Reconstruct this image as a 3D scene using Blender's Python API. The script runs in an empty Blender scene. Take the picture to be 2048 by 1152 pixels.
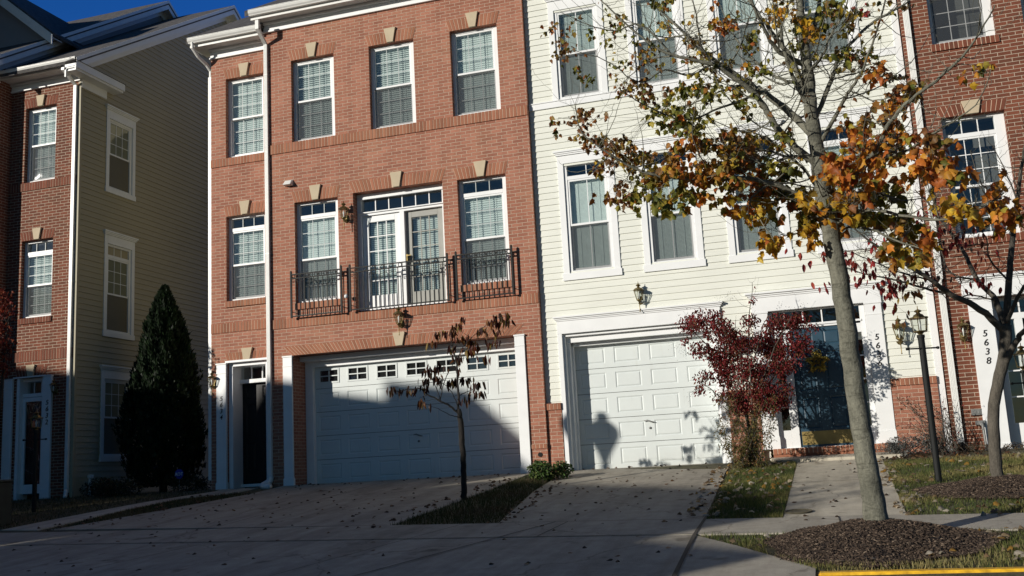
import bpy, bmesh, math, random
import numpy as np
from mathutils import Vector, Matrix
random.seed(7); rng = np.random.default_rng(7)
scene = bpy.context.scene
COL = scene.collection
rad = math.radians
# ------------------------------------------------------------------ camera (solved from the photograph's vanishing points)
CAM = Vector((0, -18.2, 0.10)); FPX = 2033.17
pit, rol, yaw = rad(10.0765), rad(-3.0767), rad(16.7268)
fwd = Vector((-math.sin(yaw)*math.cos(pit), math.cos(yaw)*math.cos(pit), math.sin(pit)))
rgt = Vector((math.cos(yaw), math.sin(yaw), 0)); upv = rgt.cross(fwd)
r2 = math.cos(rol)*rgt + math.sin(rol)*upv; u2 = -math.sin(rol)*rgt + math.cos(rol)*upv
cd = bpy.data.cameras.new('camera'); cam = bpy.data.objects.new('camera', cd); COL.objects.link(cam)
cam.matrix_world = Matrix(((r2.x, u2.x, -fwd.x, CAM.x), (r2.y, u2.y, -fwd.y, CAM.y), (r2.z, u2.z, -fwd.z, CAM.z), (0, 0, 0, 1)))
cd.sensor_width = 36; cd.lens = FPX/2048*36; cd.clip_end = 3000; cd.clip_start = .05
scene.camera = cam

def gz(x, y):
    """height of the ground: falls from the houses to the kerb"""
    if y > 0: return 0.0
    if y > -9.7: return .09*y
    return -1.0 if y < -9.9 else -.873
def survey(px, py, y=None, k=.09):
    """a point measured on the photograph, at its own distance: on the plane y, or on the sloping ground"""
    d = ((px-1024)/FPX)*r2 - ((py-576)/FPX)*u2 + fwd
    t = (y-CAM.y)/d.y if y is not None else (k*CAM.y-CAM.z)/(d.z-k*d.y)
    return CAM + d*t

# ------------------------------------------------------------------ mesh builder
class MB:
    def __init__(s): s.v = []; s.f = []; s.m = []; s.c = []
    def add(s, vs, fs, m=0):
        o = len(s.v); s.v += [tuple(p) for p in vs]
        s.f += [tuple(i+o for i in f) for f in fs]; s.m += [m]*len(fs); return s
    def hexa(s, p, m=0):     # p: 8 points, 0-3 one face, 4-7 the opposite one
        return s.add(p, [(0,1,2,3),(7,6,5,4),(0,4,5,1),(1,5,6,2),(2,6,7,3),(3,7,4,0)], m)
    def box(s, x0, x1, y0, y1, z0, z1, m=0):
        return s.hexa([(x0,y0,z0),(x1,y0,z0),(x1,y0,z1),(x0,y0,z1),(x0,y1,z0),(x1,y1,z0),(x1,y1,z1),(x0,y1,z1)], m)
    def tube(s, pts, rs, n=8, m=0, cap=True):
        pts = [Vector(p) for p in pts]
        if not hasattr(rs, '__len__'): rs = [rs]*len(pts)
        vs = []; up = Vector((.123, .31, .94))
        prev = None
        for i, p in enumerate(pts):
            t = (pts[min(i+1, len(pts)-1)] - pts[max(i-1, 0)])
            if t.length < 1e-9: t = Vector((0,0,1))
            t.normalize()
            if prev is None:
                a = t.cross(up if abs(t.dot(up)) < .95 else Vector((1,0,0))).normalized()
            else:
                a = prev - t*prev.dot(t)
                a = a.normalized() if a.length > 1e-6 else t.cross(up).normalized()
            prev = a; b = t.cross(a)
            for k in range(n):
                q = 2*math.pi*k/n; vs.append(p + rs[i]*(math.cos(q)*a + math.sin(q)*b))
        fs = [(i*n+k, i*n+(k+1) % n, (i+1)*n+(k+1) % n, (i+1)*n+k) for i in range(len(pts)-1) for k in range(n)]
        if cap: fs += [tuple(range(n))[::-1], tuple((len(pts)-1)*n+k for k in range(n))]
        return s.add(vs, fs, m)
    def lathe(s, c, prof, n=16, m=0, rot=0, sx=1, sy=1):
        """prof: (radius, height) pairs about the vertical through c"""
        vs = [(c[0]+sx*r*math.cos(rot+2*math.pi*k/n), c[1]+sy*r*math.sin(rot+2*math.pi*k/n), c[2]+h) for r, h in prof for k in range(n)]
        fs = [(i*n+k, i*n+(k+1) % n, (i+1)*n+(k+1) % n, (i+1)*n+k) for i in range(len(prof)-1) for k in range(n)]
        fs += [tuple(range(n))[::-1], tuple((len(prof)-1)*n+k for k in range(n))]
        return s.add(vs, fs, m)
    def prism(s, poly, d, m=0):
        """poly: list of 3-D points, extruded by vector d"""
        n = len(poly); d = Vector(d); vs = [Vector(p) for p in poly]; vs += [p+d for p in vs]
        return s.add(vs, [tuple(range(n)), tuple(range(2*n-1, n-1, -1))]+[(i, (i+1) % n, n+(i+1) % n, n+i) for i in range(n)], m)
    def build(s, name, mat, parent=None, smooth=False, bevel=0, fix=True, colors=None):
        V = np.array(s.v, dtype=float)
        c = (V.min(0)+V.max(0))/2
        me = bpy.data.meshes.new(name)
        me.from_pydata((V-c).tolist(), [], s.f)
        mats = mat if isinstance(mat, (list, tuple)) else [mat]
        for q in mats: me.materials.append(q)
        if len(mats) > 1: me.polygons.foreach_set('material_index', s.m)
        if colors is not None:
            at = me.color_attributes.new('Col', 'FLOAT_COLOR', 'POINT')
            at.data.foreach_set('color', np.asarray(colors, dtype=float).ravel())
        if fix and len(s.f) < 60000:
            bm = bmesh.new(); bm.from_mesh(me); bmesh.ops.recalc_face_normals(bm, faces=bm.faces); bm.to_mesh(me); bm.free()
        if smooth: me.polygons.foreach_set('use_smooth', [True]*len(me.polygons))
        o = bpy.data.objects.new(name, me); COL.objects.link(o)
        wl = Vector(c)
        if parent is not None:
            o.parent = parent; wl = wl - Vector(parent['_w'])
        o.location = wl; o['_w'] = tuple(c)
        if bevel:
            b = o.modifiers.new('bevel', 'BEVEL'); b.width = bevel; b.segments = 1; b.limit_method = 'ANGLE'
        return o

def thing(name, label, cat, loc=(0,0,0), group=None):
    o = bpy.data.objects.new(name, None); COL.objects.link(o); o.location = loc; o['_w'] = tuple(loc)
    o.empty_display_size = .2
    tag(o, label, cat, group); return o
def tag(o, label=None, cat=None, group=None, kind=None):
    if label: o['label'] = label
    if cat: o['category'] = cat
    if group: o['group'] = group
    if kind: o['kind'] = kind
    return o

class Fr:
    """a wall: u runs along it, w goes into it, z up"""
    def __init__(s, o, u, n): s.o = Vector(o); s.u = Vector(u); s.n = Vector(n)
    def p(s, u, w, z): return s.o + s.u*u + s.n*w + Vector((0,0,z))
    def box(s, mb, u0, u1, w0, w1, z0, z1, m=0):
        return mb.hexa([s.p(u0,w0,z0), s.p(u1,w0,z0), s.p(u1,w0,z1), s.p(u0,w0,z1), s.p(u0,w1,z0), s.p(u1,w1,z0), s.p(u1,w1,z1), s.p(u0,w1,z1)], m)
    def quad(s, mb, a, b, c, d, m=0): return mb.add([s.p(*a), s.p(*b), s.p(*c), s.p(*d)], [(0,1,2,3)], m)
def front(y): return Fr((0, y, 0), (1,0,0), (0,1,0))

# ------------------------------------------------------------------ materials
def nm(name):
    m = bpy.data.materials.new(name); m.use_nodes = True; nt = m.node_tree
    return m, nt, nt.nodes['Principled BSDF'], nt.nodes.new, nt.links.new
def ramp(N, L, fac, stops):
    r = N('ShaderNodeValToRGB'); e = r.color_ramp.elements
    while len(e) < len(stops): e.new(.5)
    for i, (p, c) in enumerate(stops): e[i].position = p; e[i].color = (*c, 1)
    L(fac, r.inputs['Fac']); return r.outputs['Color']
def mixc(N, L, f, a, b, mode='MIX'):
    m = N('ShaderNodeMix'); m.data_type = 'RGBA'; m.blend_type = mode
    for k, v in ((0, f), (6, a), (7, b)):
        if hasattr(v, 'is_linked') or hasattr(v, 'links'): L(v, m.inputs[k])
        elif k == 0: m.inputs[0].default_value = v
        else: m.inputs[k].default_value = (*v, 1)
    return m.outputs[2]
def noise(N, L, vec, scale, detail=4, rough=.55):
    n = N('ShaderNodeTexNoise'); n.inputs['Scale'].default_value = scale; n.inputs['Detail'].default_value = detail
    n.inputs['Roughness'].default_value = rough
    if vec is not None: L(vec, n.inputs['Vector'])
    return n.outputs['Fac']
def bump(N, L, h, dist, strength=1.0, prev=None):
    b = N('ShaderNodeBump'); b.inputs['Distance'].default_value = dist; b.inputs['Strength'].default_value = strength
    L(h, b.inputs['Height'])
    if prev is not None: L(prev, b.inputs['Normal'])
    return b.outputs['Normal']
def wpos(N): return N('ShaderNodeNewGeometry').outputs['Position']

def plain(name, col, rough=.5, metal=0, var=.08, scale=6, bmp=0, bscale=60, spec=.5):
    m, nt, b, N, L = nm(name); p = wpos(N)
    n1 = noise(N, L, p, scale, 5)
    c = ramp(N, L, n1, [(.3, tuple(x*(1-var) for x in col)), (.7, tuple(min(1, x*(1+var)) for x in col))])
    L(c, b.inputs['Base Color']); b.inputs['Roughness'].default_value = rough; b.inputs['Metallic'].default_value = metal
    b.inputs['Specular IOR Level'].default_value = spec
    if bmp: L(bump(N, L, noise(N, L, p, bscale, 4), bmp), b.inputs['Normal'])
    return m
def brickmat(name, c1, c2, c3, mortar, wall=True):
    m, nt, b, N, L = nm(name)
    p = wpos(N); big = noise(N, L, p, .9, 3); fine = noise(N, L, p, 45, 5)
    if wall:
        g = N('ShaderNodeNewGeometry'); sn = N('ShaderNodeSeparateXYZ'); L(g.outputs['True Normal'], sn.inputs[0])
        sp = N('ShaderNodeSeparateXYZ'); L(p, sp.inputs[0])
        ab = N('ShaderNodeMath'); ab.operation = 'ABSOLUTE'; L(sn.outputs[0], ab.inputs[0])
        gt = N('ShaderNodeMath'); gt.operation = 'GREATER_THAN'; gt.inputs[1].default_value = .7; L(ab.outputs[0], gt.inputs[0])
        mx = N('ShaderNodeMix'); L(gt.outputs[0], mx.inputs[0]); L(sp.outputs[0], mx.inputs[2]); L(sp.outputs[1], mx.inputs[3])
        cv = N('ShaderNodeCombineXYZ'); L(mx.outputs[0], cv.inputs[0]); L(sp.outputs[2], cv.inputs[1])
        # slightly ragged mortar lines
        wob = N('ShaderNodeTexNoise'); wob.inputs['Scale'].default_value = 22; L(p, wob.inputs['Vector'])
        ad = N('ShaderNodeVectorMath'); ad.operation = 'MULTIPLY_ADD'; ad.inputs[1].default_value = (.006, .006, 0)
        L(wob.outputs['Color'], ad.inputs[0]); L(cv.outputs[0], ad.inputs[2])
        br = N('ShaderNodeTexBrick'); br.offset = .5; br.inputs['Scale'].default_value = 1
        br.inputs['Brick Width'].default_value = .212; br.inputs['Row Height'].default_value = .0665
        br.inputs['Mortar Size'].default_value = .0066; br.inputs['Mortar Smooth'].default_value = .3; br.inputs['Bias'].default_value = 0
        br.inputs['Color1'].default_value = (0,0,0,1); br.inputs['Color2'].default_value = (1,1,1,1); br.inputs['Mortar'].default_value = (0,0,0,1)
        L(ad.outputs[0], br.inputs['Vector'])
        per = br.outputs['Color']; fac = br.outputs['Fac']
    else:
        g = N('ShaderNodeNewGeometry'); per = g.outputs['Random Per Island']; fac = None
    col = ramp(N, L, per, [(0, c3), (.2, tuple((a+d)/2 for a, d in zip(c3, c1))), (.45, c1), (.8, c2), (1, tuple(x*1.15 for x in c2))])
    col = mixc(N, L, .25, col, ramp(N, L, fine, [(.3, tuple(x*.62 for x in c1)), (.7, tuple(min(1, x*1.35) for x in c2))]), 'MIX')
    tanb = (c2[0]*.92, c2[1]*1.12, c2[2]*.98)
    col = mixc(N, L, .3, col, ramp(N, L, big, [(.32, tuple(x*.8 for x in c1)), (.5, c2), (.68, tanb)]), 'MIX')
    # rain streaks and soot: long soft vertical stains
    mp = N('ShaderNodeMapping'); mp.inputs['Scale'].default_value = (2.2, 2.2, .22); L(p, mp.inputs[0])
    col = mixc(N, L, .55, col, ramp(N, L, noise(N, L, mp.outputs[0], 1.6, 6, .6), [(.38, (.74,.73,.72)), (.55, (1,1,1)), (.75, (1.0,1.0,1.0))]), 'MULTIPLY')
    if fac is not None:
        mo = ramp(N, L, noise(N, L, p, 9, 4), [(.3, tuple(x*.75 for x in mortar)), (.7, mortar)])
        col = mixc(N, L, fac, col, mo)
        inv = N('ShaderNodeMath'); inv.operation = 'SUBTRACT'; inv.inputs[0].default_value = 1; L(fac, inv.inputs[1])
        nn = bump(N, L, inv.outputs[0], .006)
        L(bump(N, L, fine, .004, 1, nn), b.inputs['Normal'])
    else: L(bump(N, L, fine, .004), b.inputs['Normal'])
    L(col, b.inputs['Base Color']); b.inputs['Roughness'].default_value = .85; b.inputs['Specular IOR Level'].default_value = .25
    return m
def concrete(name, col, stain=.35):
    m, nt, b, N, L = nm(name); p = wpos(N)
    a = noise(N, L, p, .8, 6, .6); f = noise(N, L, p, 90, 3); s = noise(N, L, p, 5, 7, .7)
    c = ramp(N, L, a, [(.3, tuple(x*(1-stain) for x in col)), (.62, col)])
    c = mixc(N, L, .35, c, ramp(N, L, s, [(.38, tuple(x*.55 for x in col)), (.6, tuple(min(1, x*1.12) for x in col))]))
    c = mixc(N, L, .25, c, ramp(N, L, f, [(.3, tuple(x*.6 for x in col)), (.7, tuple(min(1, x*1.25) for x in col))]))
    # long faint marks running down the slope, dark blotches and a few hairline cracks
    mp = N('ShaderNodeMapping'); mp.inputs['Scale'].default_value = (1.3, .10, 1); L(p, mp.inputs[0])
    c = mixc(N, L, .7, c, ramp(N, L, noise(N, L, mp.outputs[0], 2.4, 5, .6), [(.36, (.68,.67,.66)), (.56, (1,1,1))]), 'MULTIPLY')
    c = mixc(N, L, .8, c, ramp(N, L, noise(N, L, p, 2.3, 3, .5), [(.27, (.45,.42,.40)), (.36, (1,1,1))]), 'MULTIPLY')
    vo = N('ShaderNodeTexVoronoi'); vo.feature = 'DISTANCE_TO_EDGE'; vo.inputs['Scale'].default_value = .42
    wn = N('ShaderNodeTexNoise'); wn.inputs['Scale'].default_value = 2.2; wn.inputs['Detail'].default_value = 6; L(p, wn.inputs['Vector'])
    va = N('ShaderNodeVectorMath'); va.operation = 'MULTIPLY_ADD'; va.inputs[1].default_value = (.7,.7,0); L(wn.outputs['Color'], va.inputs[0]); L(p, va.inputs[2]); L(va.outputs[0], vo.inputs['Vector'])
    c = mixc(N, L, .6, c, ramp(N, L, vo.outputs['Distance'], [(.0, (.35,.33,.3)), (.006, (1,1,1))]), 'MULTIPLY')
    L(c, b.inputs['Base Color']); b.inputs['Roughness'].default_value = .9
    L(bump(N, L, f, .003), b.inputs['Normal']); b.inputs['Specular IOR Level'].default_value = .2
    return m
def sidingmat(name, col):
    m, nt, b, N, L = nm(name); p = wpos(N)
    mp = N('ShaderNodeMapping'); mp.inputs['Scale'].default_value = (1.5, 1.5, 30); L(p, mp.inputs[0])
    g = noise(N, L, mp.outputs[0], 3, 5); a = noise(N, L, p, .7, 5, .6)
    c = ramp(N, L, a, [(.32, tuple(x*.88 for x in col)), (.65, col)])
    c = mixc(N, L, .3, c, ramp(N, L, g, [(.35, tuple(x*.9 for x in col)), (.6, tuple(min(1, x*1.05) for x in col))]))
    L(c, b.inputs['Base Color']); b.inputs['Roughness'].default_value = .55
    L(bump(N, L, g, .0015), b.inputs['Normal']); b.inputs['Specular IOR Level'].default_value = .3
    return m
def leafmat(name, rough=.55, trans=.35, base=None):
    m, nt, b, N, L = nm(name)
    if base is None:
        at = N('ShaderNodeAttribute'); at.attribute_name = 'Col'; c = at.outputs['Color']
    else:
        g = N('ShaderNodeNewGeometry'); c = ramp(N, L, g.outputs['Random Per Island'], base)
    p = wpos(N)
    c = mixc(N, L, .5, c, ramp(N, L, noise(N, L, p, 40, 3), [(.35, (.45, .42, .4)), (.65, (1, 1, 1))]), 'MULTIPLY')
    L(c, b.inputs['Base Color']); b.inputs['Roughness'].default_value = rough; b.inputs['Specular IOR Level'].default_value = .3
    tr = N('ShaderNodeBsdfTranslucent'); L(c, tr.inputs['Color'])
    mx = N('ShaderNodeMixShader'); mx.inputs[0].default_value = trans
    L(b.outputs[0], mx.inputs[1]); L(tr.outputs[0], mx.inputs[2]); L(mx.outputs[0], nt.nodes['Material Output'].inputs[0])
    return m
def glassmat(name, tint=(.80, .86, .86), f0=.12):
    m, nt, b, N, L = nm(name); nt.nodes.remove(b)
    t = N('ShaderNodeBsdfTransparent'); t.inputs[0].default_value = (*tint, 1)
    g = N('ShaderNodeBsdfGlossy'); g.inputs['Roughness'].default_value = .02; g.inputs[0].default_value = (.95, .97, 1, 1)
    L(bump(N, L, noise(N, L, wpos(N), 1.6, 2), .02, .35), g.inputs['Normal'])
    lw = N('ShaderNodeLayerWeight'); lw.inputs[0].default_value = .5
    pw = N('ShaderNodeMath'); pw.operation = 'POWER'; pw.inputs[1].default_value = 4; L(lw.outputs['Facing'], pw.inputs[0])
    mp = N('ShaderNodeMapRange'); mp.inputs[3].default_value = f0; mp.inputs[4].default_value = .95
    L(pw.outputs[0], mp.inputs[0])
    x = N('ShaderNodeMixShader'); L(mp.outputs[0], x.inputs[0]); L(t.outputs[0], x.inputs[1]); L(g.outputs[0], x.inputs[2])
    L(x.outputs[0], nt.nodes['Material Output'].inputs[0]); return m
def screenmat():
    m, nt, b, N, L = nm('insect_screen')
    b.inputs['Base Color'].default_value = (.06, .065, .07, 1); b.inputs['Roughness'].default_value = .8
    t = N('ShaderNodeBsdfTransparent'); x = N('ShaderNodeMixShader'); x.inputs[0].default_value = .42
    L(t.outputs[0], x.inputs[1]); L(b.outputs[0], x.inputs[2]); L(x.outputs[0], nt.nodes['Material Output'].inputs[0]); return m

M = {}
M['brick_pink'] = brickmat('brick_pink', (.335,.132,.084), (.41,.178,.118), (.25,.10,.067), (.57,.40,.30))
M['brick_pink_piece'] = brickmat('brick_pink_piece', (.31,.125,.072), (.39,.165,.10), (.22,.095,.056), (.5,.35,.25), False)
M['brick_dark'] = brickmat('brick_dark', (.15,.048,.028), (.20,.066,.038), (.09,.042,.028), (.50,.39,.30))
M['brick_dark_piece'] = brickmat('brick_dark_piece', (.15,.046,.028), (.21,.068,.04), (.10,.045,.03), (.42,.32,.25), False)
M['mortar'] = plain('mortar', (.60,.44,.32), .9)
M['stone'] = plain('keystone_stone', (.52,.43,.30), .85, var=.06, bmp=.002)
M['cream'] = sidingmat('cream_siding', (.775,.785,.71))
M['tan'] = sidingmat('tan_siding', (.39,.35,.24))
M['bluegrey'] = sidingmat('grey_siding', (.30,.31,.33))
M['white'] = plain('white_trim', (.81,.82,.82), .45, var=.04, scale=3)
M['garage'] = plain('garage_white', (.645,.69,.68), .5, var=.03, scale=2, bmp=.0008, bscale=120)
def grimy(m, zlo, amt):
    nt = m.node_tree; b = nt.nodes['Principled BSDF']; N = nt.nodes.new; L = nt.links.new; src = b.inputs['Base Color'].links[0].from_socket; p = wpos(N)
    sp = N('ShaderNodeSeparateXYZ'); L(p, sp.inputs[0]); mr = N('ShaderNodeMapRange'); mr.inputs[1].default_value = zlo; mr.inputs[2].default_value = zlo+.45; mr.inputs[3].default_value = .42; mr.inputs[4].default_value = 0; L(sp.outputs[2], mr.inputs[0])
    mp = N('ShaderNodeMapping'); mp.inputs['Scale'].default_value = (3, 3, .5); L(p, mp.inputs[0]); n = noise(N, L, mp.outputs[0], 3, 6, .65)
    ad = N('ShaderNodeMath'); ad.operation = 'SUBTRACT'; ad.use_clamp = True; L(n, ad.inputs[0]); ad.inputs[1].default_value = .60
    a2 = N('ShaderNodeMath'); a2.operation = 'MULTIPLY_ADD'; a2.use_clamp = True; L(mr.outputs[0], a2.inputs[0]); L(n, a2.inputs[1]); L(ad.outputs[0], a2.inputs[2])
    L(mixc(N, L, a2.outputs[0], src, (.40*amt,.37*amt,.30*amt)), b.inputs['Base Color']); return m
M['garage'] = grimy(M['garage'], -.05, 1)
M['gutter'] = plain('gutter_white', (.78,.78,.75), .35, var=.05)
M['roof'] = plain('roof_shingles', (.075,.07,.068), .95, var=.5, scale=9, bmp=.01, bscale=30)
M['iron'] = plain('black_iron', (.010,.011,.011), .6, 0, spec=.25)
M['brass'] = plain('aged_brass', (.20,.15,.06), .38, .75, var=.4, scale=20)
M['brassbright'] = plain('bright_brass', (.62,.47,.18), .25, 1, var=.15, scale=10)
M['glass'] = glassmat('window_glass'); M['lampglass'] = glassmat('lamp_glass', (.92,.94,.92), .05)
M['screen'] = screenmat()
M['blind'] = plain('blind_slats', (.76,.80,.76), .6, var=.05)
M['grille_shade'] = plain('grille_shade_grey', (.42,.46,.46), .5)  # white bars greyed: their shadow lines on the blinds put into the colour
M['interior'] = plain('interior_wall', (.16,.15,.14), .9)
M['curtain'] = plain('curtain', (.55,.52,.55), .9, var=.25, scale=14)
M['door_blue'] = plain('blue_door_paint', (.026,.065,.10), .4, var=.08)
M['door_dark'] = plain('dark_door_paint', (.006,.006,.007), .45, spec=.3)
M['grey_door'] = plain('grey_screen_door', (.30,.30,.27), .5)
M['concrete'] = concrete('concrete', (.42,.385,.32))
M['walk'] = concrete('walk_concrete', (.56,.51,.41), .2)
M['joint'] = plain('joint_dirt', (.045,.038,.03), .95)
M['asphalt'] = plain('asphalt', (.05,.05,.052), .9, var=.25, scale=30, bmp=.004)
M['yellow'] = plain('yellow_kerb_paint', (.78,.42,.02), .6, var=.35, scale=14, bmp=.003, bscale=40)
M['soil'] = plain('lawn_soil', (.085,.075,.035), .95, var=.4, scale=7, bmp=.02, bscale=25)
M['mulch'] = plain('mulch', (.032,.02,.014), .95, var=.5, scale=25, bmp=.03, bscale=45)
M['number'] = plain('number_black', (.02,.018,.016), .4)
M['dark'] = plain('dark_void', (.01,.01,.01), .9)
M['steelgrey'] = plain('grey_metal', (.25,.25,.24), .5, .5)
M['utility'] = grimy(plain('utility_green', (.012,.02,.014), .55, var=.3), -.5, .25)
M['signblue'] = plain('sign_blue', (.02,.05,.38), .4)
M['kick'] = plain('worn_brass_plate', (.34,.25,.09), .42, .45, var=.25, scale=5)
M['straw'] = plain('straw_yellow', (.45,.32,.05), .8, var=.3, scale=30)

# ------------------------------------------------------------------ building components
def brick_wall(mb, F, u0, u1, z0, z1, ops, depth=.11):
    us = sorted({u0, u1, *[o[0] for o in ops], *[o[1] for o in ops]}); zs = sorted({z0, z1, *[o[2] for o in ops], *[o[3] for o in ops]})
    us = [u for u in us if u0 <= u <= u1]; zs = [z for z in zs if z0 <= z <= z1]
    for a, b in zip(us, us[1:]):
        for c, d in zip(zs, zs[1:]):
            mu, mz = (a+b)/2, (c+d)/2
            if any(o[0] < mu < o[1] and o[2] < mz < o[3] for o in ops): continue
            F.quad(mb, (a,0,c), (b,0,c), (b,0,d), (a,0,d))
    for o in ops:
        D = o[4] if len(o) > 4 else depth
        a, b, c, d = o[:4]
        F.quad(mb, (a,0,c), (a,D,c), (a,D,d), (a,0,d)); F.quad(mb, (b,0,c), (b,D,c), (b,D,d), (b,0,d))
        F.quad(mb, (a,0,d), (b,0,d), (b,D,d), (a,D,d)); F.quad(mb, (a,0,c), (b,0,c), (b,D,c), (a,D,c))
def siding(mb, F, u0, u1, z0, z1, ops, expo=.12, lip=.017, lim=None):
    n = max(1, round((z1-z0)/expo)); h = (z1-z0)/n
    for i in range(n):
        a, b = z0+i*h, z0+(i+1)*h; mz = (a+b)/2
        iv = [(u0, u1)] if lim is None else [lim(mz)]
        if iv[0][1]-iv[0][0] < .02: continue
        for o in ops:
            if o[2] < mz < o[3]:
                nv = []
                for p, q in iv:
                    if o[1] <= p or o[0] >= q: nv.append((p, q)); continue
                    if o[0] > p: nv.append((p, o[0]))
                    if o[1] < q: nv.append((o[1], q))
                iv = nv
        jv = []
        for p, q in iv:      # panels lap over one another here and there
            if q-p > 2.0 and random.random() < .6: m_ = random.uniform(p+.4, q-.4); jv += [(p, m_, lip), (m_, q, lip+.0022)]
            else: jv.append((p, q, lip+random.uniform(-.0012, .0012)))
        for p, q, lip_ in jv:
            mb.add([F.p(p,-lip_,a), F.p(q,-lip_,a), F.p(q,-.002,b), F.p(p,-.002,b), F.p(p,0,a), F.p(q,0,a)],
                   [(0,1,2,3), (4,5,1,0), (0,3,4), (1,5,2)])
def brick_row(mb, F, u0, u1, z0, z1, out=.02, splay=0, gap=.0135, pitch=.073, key=None):
    """soldier / rowlock course of separate bricks on a mortar bed; splay widens the top (a jack arch)"""
    F.quad(mb, (u0,-out+.005,z0+.003), (u1,-out+.005,z0+.003), (u1+splay,-out+.005,z1-.003), (u0-splay,-out+.005,z1-.003), 1)
    for (a, b, zz) in ((u0, u1, z0),):
        mb.add([F.p(a,-out+.005,z0+.003), F.p(b,-out+.005,z0+.003), F.p(b,.0,z0+.003), F.p(a,.0,z0+.003)], [(0,1,2,3)], 1)
        mb.add([F.p(a-splay,-out+.005,z1-.003), F.p(b+splay,-out+.005,z1-.003), F.p(b+splay,.0,z1-.003), F.p(a-splay,.0,z1-.003)], [(0,1,2,3)], 1)
    n = max(1, round((u1-u0)/pitch)); w = (u1-u0)/n; wt = (u1-u0+2*splay)/n
    for i in range(n):
        a, b = u0+i*w+gap/2, u0+(i+1)*w-gap/2; c, d = u0-splay+i*wt+gap/2, u0-splay+(i+1)*wt-gap/2
        if key and key[0] < (a+b)/2 < key[1]: continue
        j = random.uniform(-.0015, .0015)
        mb.hexa([F.p(a,-out+j,z0), F.p(b,-out+j,z0), F.p(d,-out+j,z1), F.p(c,-out+j,z1), F.p(a,.004,z0), F.p(b,.004,z0), F.p(d,.004,z1), F.p(c,.004,z1)], 0)
def keystone(F, parent, uc, z0, h, wt, wb, out=.045):
    mb = MB()
    mb.hexa([F.p(uc-wb/2,-out,z0), F.p(uc+wb/2,-out,z0), F.p(uc+wt/2,-out,z0+h), F.p(uc-wt/2,-out,z0+h), F.p(uc-wb/2,.01,z0), F.p(uc+wb/2,.01,z0), F.p(uc+wt/2,.01,z0+h), F.p(uc-wt/2,.01,z0+h)])
    return mb.build('keystone', M['stone'], parent, bevel=.004)
def ring(mb, F, u0, u1, z0, z1, w0, w1, t, tb=None, tt=None, m=0):
    tb = t if tb is None else tb; tt = t if tt is None else tt
    F.box(mb, u0, u0+t, w0, w1, z0, z1, m); F.box(mb, u1-t, u1, w0, w1, z0, z1, m)
    F.box(mb, u0+t, u1-t, w0, w1, z0, z0+tb, m); F.box(mb, u0+t, u1-t, w0, w1, z1-tt, z1, m)
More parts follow.
